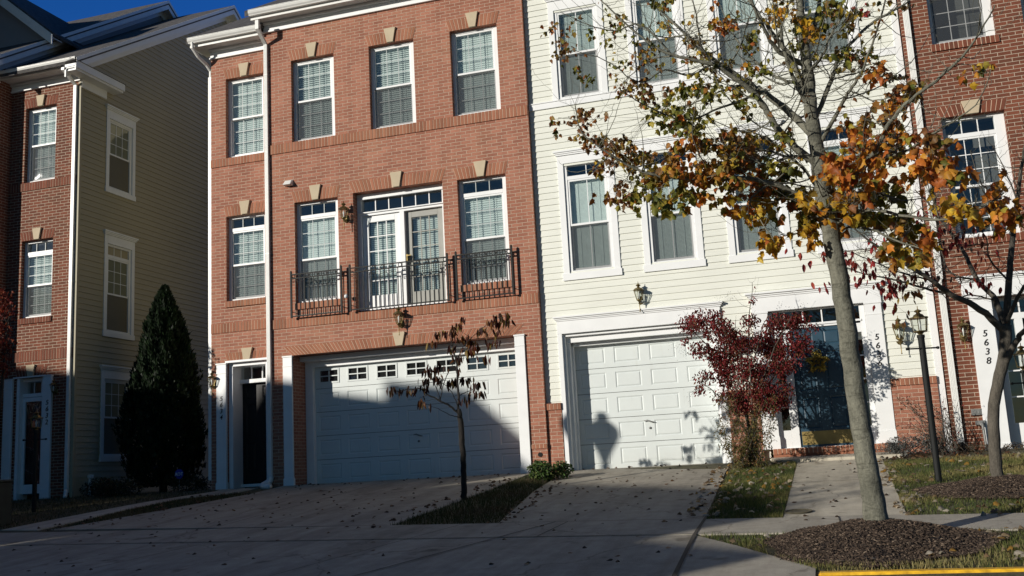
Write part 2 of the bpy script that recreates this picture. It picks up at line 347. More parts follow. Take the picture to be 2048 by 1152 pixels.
def window(F, parent, u0, u1, z0, z1, w=.1, cols=3, rows=3, trans=0, slat=.05, fr=.06, blind=True, mat='white', frame_right=None, screen=True, curtain=False, low=None, name='window'):
    f = MB(); frr = frame_right or fr
    F.box(f, u0, u0+fr, w, w+.11, z0, z1); F.box(f, u1-frr, u1, w, w+.11, z0, z1)
    F.box(f, u0+fr, u1-frr, w, w+.11, z0, z0+.045); F.box(f, u0+fr, u1-frr, w, w+.11, z1-.05, z1)
    F.box(f, u0+fr-.012, u1-frr+.012, w-.006, w+.09, z0+.03, z0+.05)
    a, b = u0+fr, u1-frr; top = z1-.05
    if trans:
        zt = z1-.05-trans; F.box(f, a, b, w+.002, w+.1, zt-.075, zt)
        g0 = MB()
        for i in range(1, cols): uu = a+(b-a)*i/cols; F.box(g0, uu-.008, uu+.008, w+.035, w+.045, zt, z1-.05)
        top = zt-.075
    o = f.build(name, M[mat], parent, bevel=.003)
    bot = z0+.05; mid = (bot+top)/2 if low is None else low
    s = MB(); ring(s, F, a, b, mid-.02, top, w+.012, w+.045, .034, .04, .034); ring(s, F, a, b, bot, mid+.012, w+.048, w+.082, .034, .05, .036)
    s.build('sash', M[mat], o, bevel=.002)
    mt = MB()
    for i in range(1, cols):
        uu = a+.034+(b-a-.068)*i/cols; F.box(mt, uu-.007, uu+.007, w+.027, w+.033, mid+.02, top-.034); F.box(mt, uu-.007, uu+.007, w+.062, w+.068, bot+.05, mid-.024)
    for j in range(1, rows):
        zz = mid+.02+(top-.034-mid-.02)*j/rows; F.box(mt, a+.034, b-.034, w+.0275, w+.0325, zz-.007, zz+.007)
        zz = bot+.05+(mid-.024-bot-.05)*j/rows; F.box(mt, a+.034, b-.034, w+.0625, w+.0675, zz-.007, zz+.007)
    if trans:
        for i in range(1, cols): uu = a+(b-a)*i/cols; F.box(mt, uu-.008, uu+.008, w+.03, w+.045, zt, z1-.05)
    mt.build('muntins', M['grille_shade' if cols == 3 and blind else mat], o)
    g = MB(); F.quad(g, (a+.03,w+.03,mid+.01), (b-.03,w+.03,mid+.01), (b-.03,w+.03,top-.03), (a+.03,w+.03,top-.03))
    F.quad(g, (a+.03,w+.066,bot+.045), (b-.03,w+.066,bot+.045), (b-.03,w+.066,mid-.02), (a+.03,w+.066,mid-.02))
    if trans: F.quad(g, (a,w+.05,zt), (b,w+.05,zt), (b,w+.05,z1-.05), (a,w+.05,z1-.05))
    g.build('pane', M['glass'], o, fix=False)
    if screen:
        q = MB(); F.quad(q, (a+.005,w+.02,bot), (b-.005,w+.02,bot), (b-.005,w+.02,mid-.02), (a+.005,w+.02,mid-.02)); q.build('screen', M['screen'], o, fix=False)
    if blind:
        bl = MB(); n = int((top-bot)/(slat*.86)); tilt = slat*random.uniform(.05, .3); wb = w+.105
        for i in range(n):
            zc = bot+(i+.5)*(top-bot)/n + random.uniform(-.001, .001); d = slat/2
            bl.add([F.p(a+.012,wb+tilt,zc+d*1.02), F.p(b-.012,wb+tilt,zc+d*1.02), F.p(b-.012,wb-tilt,zc-d*1.02), F.p(a+.012,wb-tilt,zc-d*1.02),
                    F.p(a+.012,wb+.006,zc), F.p(b-.012,wb+.006,zc)], [(0,1,5,4), (4,5,2,3)])
        for q in (.22, .78): uu = a+(b-a)*q; F.box(bl, uu-.004, uu+.004, wb-.014, wb-.011, bot, top)
        F.box(bl, a+.01, b-.01, wb-.02, wb+.03, top-.04, top)
        bl.build('blind', M['blind'], o, fix=False)
    if curtain:
        c = MB(); n = 28; pts = [(a+(b-a)*i/n, w+.15+.02*math.sin(i*1.9)+.01*math.sin(i*.8)) for i in range(n+1)]
        for p, q in zip(pts, pts[1:]): F.quad(c, (p[0],p[1],bot), (q[0],q[1],bot), (q[0],q[1],top), (p[0],p[1],top))
        c.build('curtain', M['curtain'], o, fix=False)
    r = MB(); F.box(r, u0-.05, u1+.05, w+.5, w+.55, z0-.1, z1+.1); F.box(r, u0-.05, u0, w+.09, w+.5, z0-.1, z1+.1); F.box(r, u1, u1+.05, w+.09, w+.5, z0-.1, z1+.1)
    F.box(r, u0, u1, w+.115, w+.5, z1, z1+.05); F.box(r, u0, u1, w+.115, w+.5, z0-.05, z0)
    r.build('room', M['interior'], o)
    return o
def casing(F, parent, u0, u1, z0, z1, t=.115, head=.16, apron=.13, out=.03, mat='white', corn=True, sill=True):
    """flat boards round a window on siding, with a small moulded cornice"""
    mb = MB(); F.box(mb, u0-t, u0, -out, .02, z0, z1+head); F.box(mb, u1, u1+t, -out, .02, z0, z1+head)
    F.box(mb, u0, u1, -out-.002, .02, z1, z1+head)
    if sill: F.box(mb, u0-t-.02, u1+t+.02, -out-.012, .02, z0-apron, z0)
    if corn:
        for i, (o, h) in enumerate(((.045,.03),(.06,.03),(.08,.035))): F.box(mb, u0-t-.02-.02*i, u1+t+.02+.02*i, -o-.01, .02, z1+head+.03*i, z1+head+.03*i+h)
    return mb.build('window_casing', M[mat], parent, bevel=.002)
def panel(mb, F, u0, u1, z0, z1, w, mu=.05, mz=.05, g=.012, bv=.022, m=0):
    """a flat cell with one raised-and-grooved panel pressed into it"""
    L = []
    for t, ww in ((0, 0), (1, 0), (2, g), (3, .002)):
        k = 0 if t == 0 else (t-1)*bv
        iu = 0 if t == 0 else mu+k; iz = 0 if t == 0 else mz+k
        L += [F.p(u0+iu, w+ww, z0+iz), F.p(u1-iu, w+ww, z0+iz), F.p(u1-iu, w+ww, z1-iz), F.p(u0+iu, w+ww, z1-iz)]
    fs = [(i*4+k, i*4+(k+1) % 4, (i+1)*4+(k+1) % 4, (i+1)*4+k) for i in range(3) for k in range(4)] + [(12,13,14,15)]
    mb.add(L, fs, m)
def garage_door(F, parent, u0, u1, z0, z1, w, cols, rows, windows=False):
    mb = MB(); h = (z1-z0)/rows; cw = (u1-u0)/cols
    F.box(mb, u0, u1, w+.03, w+.06, z0, z1, 1)
    for r in range(rows):
        a, b = z0+r*h+(.0045 if r else .0), z0+(r+1)*h-.0045
        if windows and r == rows-1:
            for c in range(cols):
                p, q = u0+c*cw, u0+(c+1)*cw; mu = cw*.17; z2, z3 = a+h*.24, b-h*.2
                F.quad(mb, (p,w,a), (q,w,a), (q,w,z2), (p,w,z2)); F.quad(mb, (p,w,z3), (q,w,z3), (q,w,b), (p,w,b))
                F.quad(mb, (p,w,z2), (p+mu,w,z2), (p+mu,w,z3), (p,w,z3)); F.quad(mb, (q-mu,w,z2), (q,w,z2), (q,w,z3), (q-mu,w,z3))
        else:
            for c in range(cols): panel(mb, F, u0+c*cw, u0+(c+1)*cw, a, b, w, cw*.13, h*.17)
        F.quad(mb, (u0,w,a), (u1,w,a), (u1,w+.03,a), (u0,w+.03,a)); F.quad(mb, (u0,w,b), (u1,w,b), (u1,w+.03,b), (u0,w+.03,b))
    o = mb.build('garage_door', [M['garage'], M['joint']], parent, fix=False)
    if windows:
        for c in range(cols):
            p, q = u0+c*cw+cw*.17, u0+(c+1)*cw-cw*.17; z2, z3 = z0+(rows-1)*h+.0045+h*.24, z0+rows*h-.0045-h*.2
            f = MB(); ring(f, F, p-.02, q+.02, z2-.02, z3+.02, w-.012, w+.01, .035)
            F.box(f, (p+q)/2-.011, (p+q)/2+.011, w-.01, w+.01, z2+.015, z3-.015); F.box(f, p+.015, q-.015, w-.009, w+.009, (z2+z3)/2-.011, (z2+z3)/2+.011)
            wo = f.build('garage_window', M['garage'], o, bevel=.002)
            g = MB(); F.quad(g, (p,w+.015,z2), (q,w+.015,z2), (q,w+.015,z3), (p,w+.015,z3)); g.build('pane', M['glass'], wo, fix=False)
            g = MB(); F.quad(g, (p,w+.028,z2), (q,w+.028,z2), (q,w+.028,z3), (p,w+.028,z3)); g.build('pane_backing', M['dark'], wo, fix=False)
    hd = MB(); uc, zc = (u0+u1)/2, z0+h*1.75
    hd.tube([F.p(uc-.1,-.03+w,zc+.02), F.p(uc-.04,-.034+w,zc+.03), F.p(uc+.03,-.034+w,zc), F.p(uc+.09,-.03+w,zc-.012)], [.008,.014,.014,.008], 8)
    hd.tube([F.p(uc,w,zc+.01), F.p(uc,w-.03,zc+.01)], .012, 8); hd.tube([F.p(uc,w+.001,zc-.11), F.p(uc,w-.015,zc-.11)], .022, 12)
    hd.build('handle', M['steelgrey'], o, smooth=True)
    return o
def wall_lamp(F, parent, u, z, s=1.0, arm=.13):
    """coach lamp: oval back plate, curved arm, tapered glass body, domed cap with finial, long tail"""
    c = F.p(u, -arm*s, z); mb = MB()
    bp = F.p(u, -.012, z-.02*s)
    vs = [bp + F.u*(.055*s*math.cos(q)) + Vector((0,0,.085*s*math.sin(q))) + F.n*d for d in (0, .014) for q in [2*math.pi*k/16 for k in range(16)]]
    mb.add(vs, [tuple(range(16)), tuple(range(31, 15, -1))]+[(i, (i+1) % 16, 16+(i+1) % 16, 16+i) for i in range(16)])
    mb.tube([F.p(u,-.02,z-.03*s), F.p(u,-.06*s,z-.075*s), F.p(u,-arm*s,z-.07*s)], [.012*s,.01*s,.012*s], 8)
    mb.lathe(c, [(.004*s,-.26*s),(.012*s,-.25*s),(.006*s,-.235*s),(.008*s,-.12*s),(.016*s,-.07*s),(.035*s,-.045*s),(.05*s,-.035*s),(.052*s,-.02*s),(.01*s,-.018*s)], 12)
    o = mb.build('wall_lamp', M['brass'], parent, smooth=True)
    cap = MB(); cap.lathe(c, [(.105*s,.155*s),(.11*s,.165*s),(.07*s,.2*s),(.03*s,.215*s),(.022*s,.235*s),(.045*s,.25*s),(.05*s,.262*s),(.018*s,.285*s),(.006*s,.3*s),(.006*s,.33*s),(.001*s,.335*s)], 6, rot=.5); cap.build('lamp_cap', M['brass'], o)
    cage = MB()
    for k in range(6):
        q = .5+math.pi*k/3
        cage.tube([c+Vector((.052*s*math.cos(q),.052*s*math.sin(q),-.02*s)), c+Vector((.1*s*math.cos(q),.1*s*math.sin(q),.16*s))], .005*s, 5)
    cage.build('lamp_cage', M['brass'], o)
    g = MB(); g.lathe(c, [(.049*s,-.018*s),(.096*s,.156*s)], 6, rot=.5); g.build('lamp_glass', M['lampglass'], o, fix=False)
    b = MB(); b.lathe(c, [(.012*s,-.02*s),(.014*s,.05*s),(.02*s,.08*s),(.012*s,.11*s),(.002*s,.13*s)], 8); b.build('bulb', M['white'], o, smooth=True)
    return o
def pilaster(F, parent, u0, u1, z0, z1, out=.05, mat='white', cap=True, base=True):
    mb = MB(); F.box(mb, u0, u1, -out, .02, z0, z1)
    if base: F.box(mb, u0-.012, u1+.012, -out-.014, .02, z0, z0+.2); F.box(mb, u0-.006, u1+.006, -out-.008, .02, z0+.2, z0+.22)
    if cap: F.box(mb, u0-.012, u1+.012, -out-.014, .02, z1-.028, z1); F.box(mb, u0-.006, u1+.006, -out-.007, .02, z1-.22, z1-.205)
    return mb.build('pilaster', M[mat], parent, bevel=.003)
def downspout(parent, x, y, z0, z1, yout=None, mat='gutter', boot=True, w=.082):
    mb = MB()
    mb.box(x-w/2, x+w/2, y-.065, y, z0, z1)
    for k in range(3): mb.box(x-w/2+.016+k*.022, x-w/2+.022+k*.022, y-.069, y-.064, z0+.01, z1-.01)
    for zz in (z0+.9, (z0+z1)/2, z1-.7): mb.box(x-w/2-.004, x+w/2+.004, y-.068, y+.0, zz, zz+.03)
    if yout is not None:     # swan neck up to the gutter
        mb.hexa([(x-w/2,y-.065,z1), (x+w/2,y-.065,z1), (x+w/2,yout-.065,z1+.22), (x-w/2,yout-.065,z1+.22), (x-w/2,y,z1), (x+w/2,y,z1), (x+w/2,yout,z1+.26), (x-w/2,yout,z1+.26)])
        mb.box(x-w/2, x+w/2, yout-.065, yout, z1+.22, z1+.42)
    o = mb.build('downspout', M[mat], parent, bevel=.004)
    if boot:
        e = MB(); pts = [(x,y-.035,z0+.08), (x,y-.05,z0+.0), (x-.05,y-.12,z0-.05), (x-.08,y-.2,z0-.085), (x-.02,y-.27,z0-.1), (x+.09,y-.3,z0-.11), (x+.17,y-.31,z0-.115)]
        P = []; R = []
        for i in range(len(pts)-1):
            for k in range(6):
                t = k/6; P.append(Vector(pts[i]).lerp(Vector(pts[i+1]), t)); R.append(.058+(.007 if k % 2 else 0))
        e.tube(P, R, 12); e.build('drain_hose', M[mat], o, smooth=True)
    return o
def gutter(parent, x0, x1, y, z, mat='gutter'):
    """ogee gutter: y is its outer lip, z its top"""
    prof = [(0,0),(.012,0),(.012,-.02),(.004,-.03),(.02,-.07),(.045,-.1),(.05,-.115),(.125,-.115),(.125,0),(.119,0),(.119,-.109),(.056,-.109),(.03,-.066),(.016,-.03),(.02,-.008),(0,-.008)]
    mb = MB(); mb.prism([(x0, y+a, z+b) for a, b in prof], (x1-x0, 0, 0))
    for e in (x0, x1-.004): mb.prism([(e, y+a, z+b) for a, b in prof[:9]], (.004, 0, 0))
    return mb.build('gutter', M[mat], parent, fix=True)
def eave(parent, x0, x1, yw, yo, zs, mat='white', crown=True, fr=.30, soff='gutter', frieze_out=.03, xf0=None, xf1=None):
    """frieze board, bed mould, soffit and fascia between the wall plane yw and the gutter line yo"""
    xf0 = x0 if xf0 is None else xf0; xf1 = x1 if xf1 is None else xf1
    f = MB(); f.box(xf0, xf1, yw-frieze_out, yw+.02, zs-fr, zs-.012); f.box(xf0-.015, xf1+.015, yw-frieze_out-.02, yw+.02, zs-fr-.035, zs-fr+.002)
    f.box(xf0-.01, xf1+.01, yw-frieze_out-.045, yw+.02, zs-.06, zs-.005)
    f.build('frieze', M[mat], parent, bevel=.003)
    s = MB(); s.box(x0, x1, yo+.14, yw+.3, zs, zs+.012); s.box(x0, x1, yo+.126, yo+.146, zs-.03, zs+.16)
    n = int((yw-yo)/.045)
    for i in range(n): s.box(x0, x1, yo+.16+i*.045, yo+.168+i*.045, zs-.006, zs+.002)
    return s.build('soffit', M[soff], parent)
def number(F, parent, text, u, ztop, dz, size=.13, out=.056):
    vs, fs = [], []; mb = MB()
    for i, ch in enumerate(text):
        cu = bpy.data.curves.new('t', 'FONT'); cu.body = ch; cu.size = size*1.35; cu.extrude = .004; cu.align_x = 'CENTER'; cu.shear = .18; cu.offset = .0008
        ob = bpy.data.objects.new('t', cu); COL.objects.link(ob); me = ob.to_mesh()
        mb.add([F.p(u+v.co.x, -out-v.co.z, ztop-size-i*dz+v.co.y) for v in me.vertices], [tuple(p.vertices) for p in me.polygons])
        ob.to_mesh_clear(); bpy.data.objects.remove(ob); bpy.data.curves.remove(cu)
    return mb.build('house_number', M['number'], parent, fix=False)
def railing(parent, x0, x1, y, z0, z1, nb, bolt=True):
    """wrought iron balconet: two posts, rails with rings between, thin balusters with scrolls"""
    mb = MB(); t = .011
    for z in (z1-.06, z1-.145, z0+.02): mb.box(x0, x1, y-t, y+t, z-.011, z+.011)
    n = nb+1; st = (x1-x0)/n
    for i in range(n):
        uc = x0+(i+.5)*st
        if i % 2 == 1 or nb < 12 and i % 2 == 0:
            R = .034; c = Vector((uc, y, z1-.1025)); mb.tube([c+Vector((R*math.cos(q),0,R*math.sin(q))) for q in [2*math.pi*k/14 for k in range(15)]], .0075, 6)
        for sg in (-1, 1):
            if (i // 2) % 2 == 0:
                c = Vector((uc+sg*.012, y, z1-.21)); mb.tube([c+Vector((sg*.022*(1-k/14)*math.cos(.6*k),0,.03*math.sin(.6*k)*(1-k/16)-.001*k)) for k in range(11)], .0045, 5)
    for sx in (x0, x1):
        for z in (z1-.1, z0+.12): mb.tube([(sx, y, z), (sx, -.0, z)], .008, 6)
    o = mb.build('balcony_railing', M['iron'], parent)
    for sx in (x0, x1):
        p = MB(); p.box(sx-.017, sx+.017, y-.017, y+.017, z0-.01, z1); p.lathe((sx, y, z1), [(.022,0),(.02,.008),(.006,.02),(.001,.026)], 8); p.build('post', M['iron'], o)
    for i in range(1, n):
        b = MB(); b.box(x0+i*st-.0068, x0+i*st+.0068, y-.0068, y+.0068, z0+.02, z1-.145 if i % 2 else z1-.06); b.build('baluster', M['iron'], o)
    return o
def solid(parent, name, mat, *boxes, bevel=0):
    mb = MB()
    for b in boxes: mb.box(*b)
    return mb.build(name, M[mat], parent, bevel=bevel)
def six_panel_door(F, parent, u0, u1, z0, z1, w, mat, kick=True):
    mb = MB(); W = u1-u0; h = z1-z0
    for a, b in ((0,.5),(.5,1)):
        for c, d in ((.0,.12),(.12,.44),(.44,.82),(.82,1.0)):
            if c == 0: F.quad(mb, (u0+a*W,w,z0), (u0+b*W,w,z0), (u0+b*W,w,z0+d*h), (u0+a*W,w,z0+d*h))
            else: panel(mb, F, u0+a*W, u0+b*W, z0+c*h, z0+d*h, w, .085, .06, .012, .02)
    F.box(mb, u0, u1, w+.014, w+.045, z0, z1)
    o = mb.build('front_door', M[mat], parent, fix=False)
    if kick: k = MB(); F.box(k, u0+.03, u1-.03, w-.004, w+.001, z0+.03, z0+.26); k.build('kick_plate', M['kick'], o, bevel=.001)
    k = MB(); k.tube([F.p(u1-.07,w,z0+.95), F.p(u1-.07,w-.05,z0+.95)], [.012,.012], 8); k.lathe(F.p(u1-.07,w-.06,z0+.925), [(.005,0),(.024,.01),(.028,.025),(.024,.04),(.005,.05)], 12)
    k.build('door_knob', M['brassbright'], o, smooth=True)
    return o

# ------------------------------------------------------------------ houses
def gable_roof(parent, x0, x1, ye, ze, yr, slope, yb=None, t=.13, rake=True, name='roof'):
    yb = 2*yr-ye if yb is None else yb; zr = ze+slope*(yr-ye); zb = zr-slope*(yb-yr)
    mb = MB(); mb.prism([(x0,ye,ze),(x0,yr,zr),(x0,yb,zb),(x0,yb,zb-t),(x0,yr,zr-t),(x0,ye,ze-t)], (x1-x0,0,0))
    return mb.build(name, M['roof'], parent)
def rake_trim(parent, xw, xo, ye, ze, yr, slope, yb, mat='white'):
    """rake board, sloped soffit and frieze on a gable end that faces +X; xw the wall, xo the board"""
    zr = ze+slope*(yr-ye); zb = zr-slope*(yb-yr); P = lambda x, d: [(x,ye,ze-d),(x,yr,zr-d),(x,yb,zb-d)]
    mb = MB()
    def band(x, w, d0, d1): a = P(x, d0); b = P(x, d1); mb.prism(a+b[::-1], (w,0,0))
    band(xo-.03, .03, .02, .27); band(xo, .015, .0, .09)
    band(xw, xo-xw-.03, .19, .205); band(xw-.0, .035, .205, .42); band(xw, .05, .205, .25)
    return mb.build('rake_board', M[mat], parent)
def body(parent, x0, x1, y0, yb, z1, mat='tan', peak=None):
    mb = MB()
    for x in (x0, x1): mb.box(x-.04 if x == x1 else x, x if x == x1 else x+.04, y0, yb, -.5, z1)
    mb.box(x0, x1, yb-.04, yb, -.5, z1)
    mb.box(x0+.04, x1-.04, y0+1.5, y0+1.54, -.5, z1)
    return mb.build('body_wall', M[mat], parent)

# ---- pink brick house with the iron balconets
F0 = front(0); FL = front(.25)
A = thing('brick_townhouse', 'pink brick townhouse with three iron balconets above a wide white garage door', 'townhouse', (-8.6, 0, 0))
ops = [(-10.09,-9.09,7.05,8.85), (-8.29,-7.29,7.05,8.85), (-6.50,-5.50,7.05,8.85),
       (-10.06,-9.07,3.63,5.74), (-8.73,-6.79,3.33,5.77,.3), (-6.48,-5.48,3.63,5.74), (-10.155,-5.47,-.3,2.575,.62)]
mb = MB(); brick_wall(mb, F0, -10.72, -4.955, -.6, 9.8, ops, .12)
mb.add([(-10.72,0,-.6),(-10.72,.27,-.6),(-10.72,.27,9.8),(-10.72,0,9.8)], [(0,1,2,3)]); mb.add([(-4.955,0,-.6),(-4.955,.2,-.6),(-4.955,.2,9.8),(-4.955,0,9.8)], [(0,1,2,3)])
mb.build('front_wall', M['brick_pink'], A, fix=False)
opl = [(-11.83,-10.9,7.02,8.82), (-11.83,-10.9,3.88,5.72), (-11.82,-10.85,-.1,2.6,.45)]
mb = MB(); brick_wall(mb, FL, -12.2, -10.72, -.6, 9.6, opl, .12); mb.build('entry_wall', M['brick_pink'], A, fix=False)
body(A, -12.2, -4.96, .26, 10.6, 9.6)
for f, rows in ((F0, [(-10.72,-4.955,6.845,7.045,.022), (-10.72,-4.955,3.145,3.335,.016), (-5.25,-4.955,.44,.52,.02)]), (FL, [(-12.2,-10.72,6.845,7.015,.022), (-12.2,-10.72,3.225,3.42,.016)])):
    for a, b, c, d, o in rows:
        mb = MB(); brick_row(mb, f, a, b, c, d, o); mb.build('brick_band', [M['brick_pink_piece'], M['mortar']], A, fix=False)
for f, (a, b, z, h, s) in [(F0,(-10.09,-9.09,8.85,.24,.07)), (F0,(-8.29,-7.29,8.85,.24,.07)), (F0,(-6.50,-5.50,8.85,.24,.07)), (F0,(-10.06,-9.07,5.74,.24,.07)), (F0,(-8.73,-6.79,5.77,.24,.09)),
                         (F0,(-6.48,-5.48,5.74,.24,.07)), (F0,(-10.155,-5.47,2.578,.19,.2)), (FL,(-11.83,-10.9,8.82,.22,.06)), (FL,(-11.83,-10.9,5.72,.22,.06)), (FL,(-11.82,-10.85,2.62,.17,.06))]:
    mb = MB(); brick_row(mb, f, a, b, z, z+h, .007, s, key=((a+b)/2-.09, (a+b)/2+.09)); mb.build('brick_arch', [M['brick_pink_piece'], M['mortar']], A, fix=False)
    keystone(f, A, (a+b)/2, z-.0, h+.07, .26, .14)
for f, a, b, z in ((F0,-10.06,-9.07,3.63), (F0,-6.48,-5.48,3.63), (FL,-11.83,-10.9,3.88)):
    mb = MB(); brick_row(mb, f, a-.02, b+.02, z-.13, z-.002, .035); mb.build('brick_sill', [M['brick_pink_piece'], M['mortar']], A, fix=False)
for a, b in ((-10.09,-9.09), (-8.29,-7.29), (-6.50,-5.50)): window(F0, A, a, b, 7.05, 8.85, frame_right=.11)
for a, b in ((-10.06,-9.07), (-6.48,-5.48)): window(F0, A, a, b, 3.63, 5.74, trans=.22, frame_right=.10, curtain=False)
window(FL, A, -11.83, -10.9, 7.02, 8.82, frame_right=.07, screen=False, curtain=True); window(FL, A, -11.83, -10.9, 3.88, 5.72, trans=.2, frame_right=.07)
# french door behind the middle balconet
fd = MB(); a, b, z0, z1, w = -8.73, -6.79, 3.33, 5.77, .2
F0.box(fd, a, a+.09, w-.02, w+.12, z0, z1); F0.box(fd, b-.09, b, w-.02, w+.12, z0, z1); F0.box(fd, a, b, w-.03, w+.12, z1-.09, z1); F0.box(fd, a+.02, b-.02, w-.045, w, z1-.12, z1-.08)
F0.box(fd, a+.09, b-.09, w-.02, w+.12, 5.31, 5.39); F0.box(fd, a+.02, b-.02, w-.05, w+.0, 5.36, 5.385); F0.box(fd, a+.09, b-.09, w-.03, w+.15, z0, z0+.06); F0.box(fd, -7.80, -7.70, w-.025, w+.1, z0, 5.31)
fdo = fd.build('french_door', M['white'], A, bevel=.003)
for p, q, mt_, ww in ((-8.63,-7.80,'white',.22), (-7.70,-6.89,'grey_door',.25)):
    lf = MB(); ring(lf, F0, p, q, 3.4, 5.30, ww, ww+.05, .125, .26, .125); lo = lf.build('door_leaf', M[mt_], fdo, bevel=.003)
    mu = MB(); i0, i1, j0, j1 = p+.125, q-.125, 3.66, 5.175
    for k in (1, 2): uu = i0+(i1-i0)*k/3; F0.box(mu, uu-.009, uu+.009, ww+.012, ww+.03, j0, j1)
    for k in range(1, 5): zz = j0+(j1-j0)*k/5; F0.box(mu, i0, i1, ww+.0125, ww+.0295, zz-.009, zz+.009)
    mu.build('muntins', M[mt_], fdo)
    g = MB(); F0.quad(g, (i0,ww+.035,j0), (i1,ww+.035,j0), (i1,ww+.035,j1), (i0,ww+.035,j1)); g.build('pane', M['glass'], fdo, fix=False)
    bl = MB(); n = 36
    for i in range(n):
        zc = j0+(i+.5)*(j1-j0)/n; bl.add([F0.p(i0+.005,ww+.1+.012,zc+.021), F0.p(i1-.005,ww+.1+.012,zc+.021), F0.p(i1-.005,ww+.1-.012,zc-.021), F0.p(i0+.005,ww+.1-.012,zc-.021)], [(0,1,2,3)])
    bl.build('blind', M['blind'], fdo, fix=False)
solid(fdo, 'door_handle', 'brass', (-7.68,-7.655,.17,.22,4.28,4.42), (-7.685,-7.58,.165,.18,4.38,4.4))
g = MB(); F0.quad(g, (a+.09,w+.06,5.39), (b-.09,w+.06,5.39), (b-.09,w+.06,z1-.09), (a+.09,w+.06,z1-.09)); g.build('transom_pane', M['glass'], fdo, fix=False)
mu = MB()
for k in range(1, 6): uu = a+.09+(b-a-.18)*k/6; F0.box(mu, uu-.01, uu+.01, w+.04, w+.055, 5.39, z1-.09)
mu.build('transom_muntins', M['white'], fdo)
solid(fdo, 'room', 'interior', (a,b,w+.5,w+.55,z0,z1), (a,a+.03,w+.13,w+.5,z0,z1), (b-.03,b,w+.13,w+.5,z0,z1), (a,b,w+.13,w+.5,z1-.02,z1), (a,b,w+.16,w+.5,z0,z0+.03))
railing(A, -10.1, -8.98, -.11, 3.33, 4.27, 10); railing(A, -8.79, -6.715, -.11, 3.34, 4.26, 21); railing(A, -6.535, -5.41, -.11, 3.34, 4.27, 10)
# garage
garage_door(F0, A, -9.98, -5.48, 0.005, 2.40, .6, 7, 5, windows=True)
solid(A, 'garage_casing', 'white', (-10.15,-9.98,.5,.63,-.05,2.56), (-5.5,-5.475,.5,.63,-.05,2.56), (-9.98,-5.5,.5,.63,2.36,2.565), (-10.15,-5.475,.28,.5,2.475,2.57), bevel=.003)
pilaster(F0, A, -10.36, -10.155, -.06, 2.575, .035); pilaster(F0, A, -5.47, -5.275, -.06, 2.575, .035)
wall_lamp(F0, A, -7.76, 3.02, 1.0, .13); wall_lamp(F0, A, -8.88, 5.27, 1.0, .13)
hd = MB(); hd.hexa([(-10.26,-.13,6.12),(-10.08,-.13,6.12),(-10.1,-.05,6.22),(-10.24,-.05,6.22),(-10.27,0,6.11),(-10.07,0,6.11),(-10.07,0,6.24),(-10.27,0,6.24)]); hd.build('vent_hood', M['gutter'], A, bevel=.006)
v = MB(); v.tube([(-5.1,-.012,.33),(-5.1,.004,.33)], .042, 16); v.build('dryer_vent', M['dark'], A)
# a knob-like sensor on the post between two balconets
s = MB(); s.lathe((-8.87,-.13,3.6), [(.01,0),(.035,.012),(.042,.04),(.035,.07),(.01,.08)], 12); s.build('motion_sensor', M['white'], A, smooth=True)
# entry of this house
pilaster(FL, A, -12.05, -11.82, -.08, 2.58, .05)
solid(A, 'door_surround', 'white', (-11.815,-11.72,.3,.74,-.05,2.6), (-10.95,-10.855,.3,.74,-.05,2.6), (-11.72,-10.95,.3,.74,2.5,2.6), (-11.72,-10.95,.56,.72,2.16,2.24), (-11.84,-10.84,.2,.3,2.575,2.62), (-11.72,-10.95,.6,.63,.02,.08), bevel=.003)
g = MB(); FL.quad(g, (-11.72,.38,2.24), (-10.95,.38,2.24), (-10.95,.38,2.5), (-11.72,.38,2.5)); g.build('transom_pane', M['glass'], A, fix=False)
solid(A, 'transom_muntins', 'white', (-11.474,-11.456,.6,.625,2.24,2.5), (-11.214,-11.196,.6,.625,2.24,2.5))
six_panel_door(FL, A, -11.72, -10.95, .06, 2.16, .42, 'door_dark', kick=False)
number(FL, A, '5634', -11.935, 1.90, .128, .10)
wall_lamp(FL, A, -12.12, 2.15, .85, .12)
# eaves and roof
eave(A, -10.85, -4.9, 0, -.45, 9.80, fr=.19, xf0=-10.72, xf1=-4.955); gutter(A, -10.85, -4.9, -.45, 9.955)
eave(A, -12.5, -10.75, .25, -.22, 9.56, fr=.2, xf0=-12.2, xf1=-10.72); gutter(A, -12.5, -10.75, -.22, 9.715)
gable_roof(A, -10.95, -4.95, -.40, 9.97, 5.75, .636); gable_roof(A, -12.55, -10.7, -.17, 9.73, 5.6, .636)
gw = MB()
zz = lambda y: 9.97-.13+.636*(y+.40)
gw.prism([(-10.72,.0,9.6),(-10.72,5.75,zz(5.75)),(-10.72,11.5,9.6)], (.05,0,0)); gw.prism([(-12.2,.2,9.5),(-12.2,5.6,13.2),(-12.2,10.6,9.5)], (.05,0,0)); gw.build('gable_wall', M['tan'], A)
downspout(A, -10.665, 0, .12, 9.3, -.33)
d = MB(); d.tube([(-12.4,-.16,9.62),(-12.4,-.15,9.5),(-12.36,.0,9.35),(-12.28,.2,9.22),(-12.245,.31,9.1),(-12.245,.31,8.9)], .038, 8); d.box(-12.285,-12.205,.27,.345,.2,8.95); d.build('downspout', M['gutter'], A)

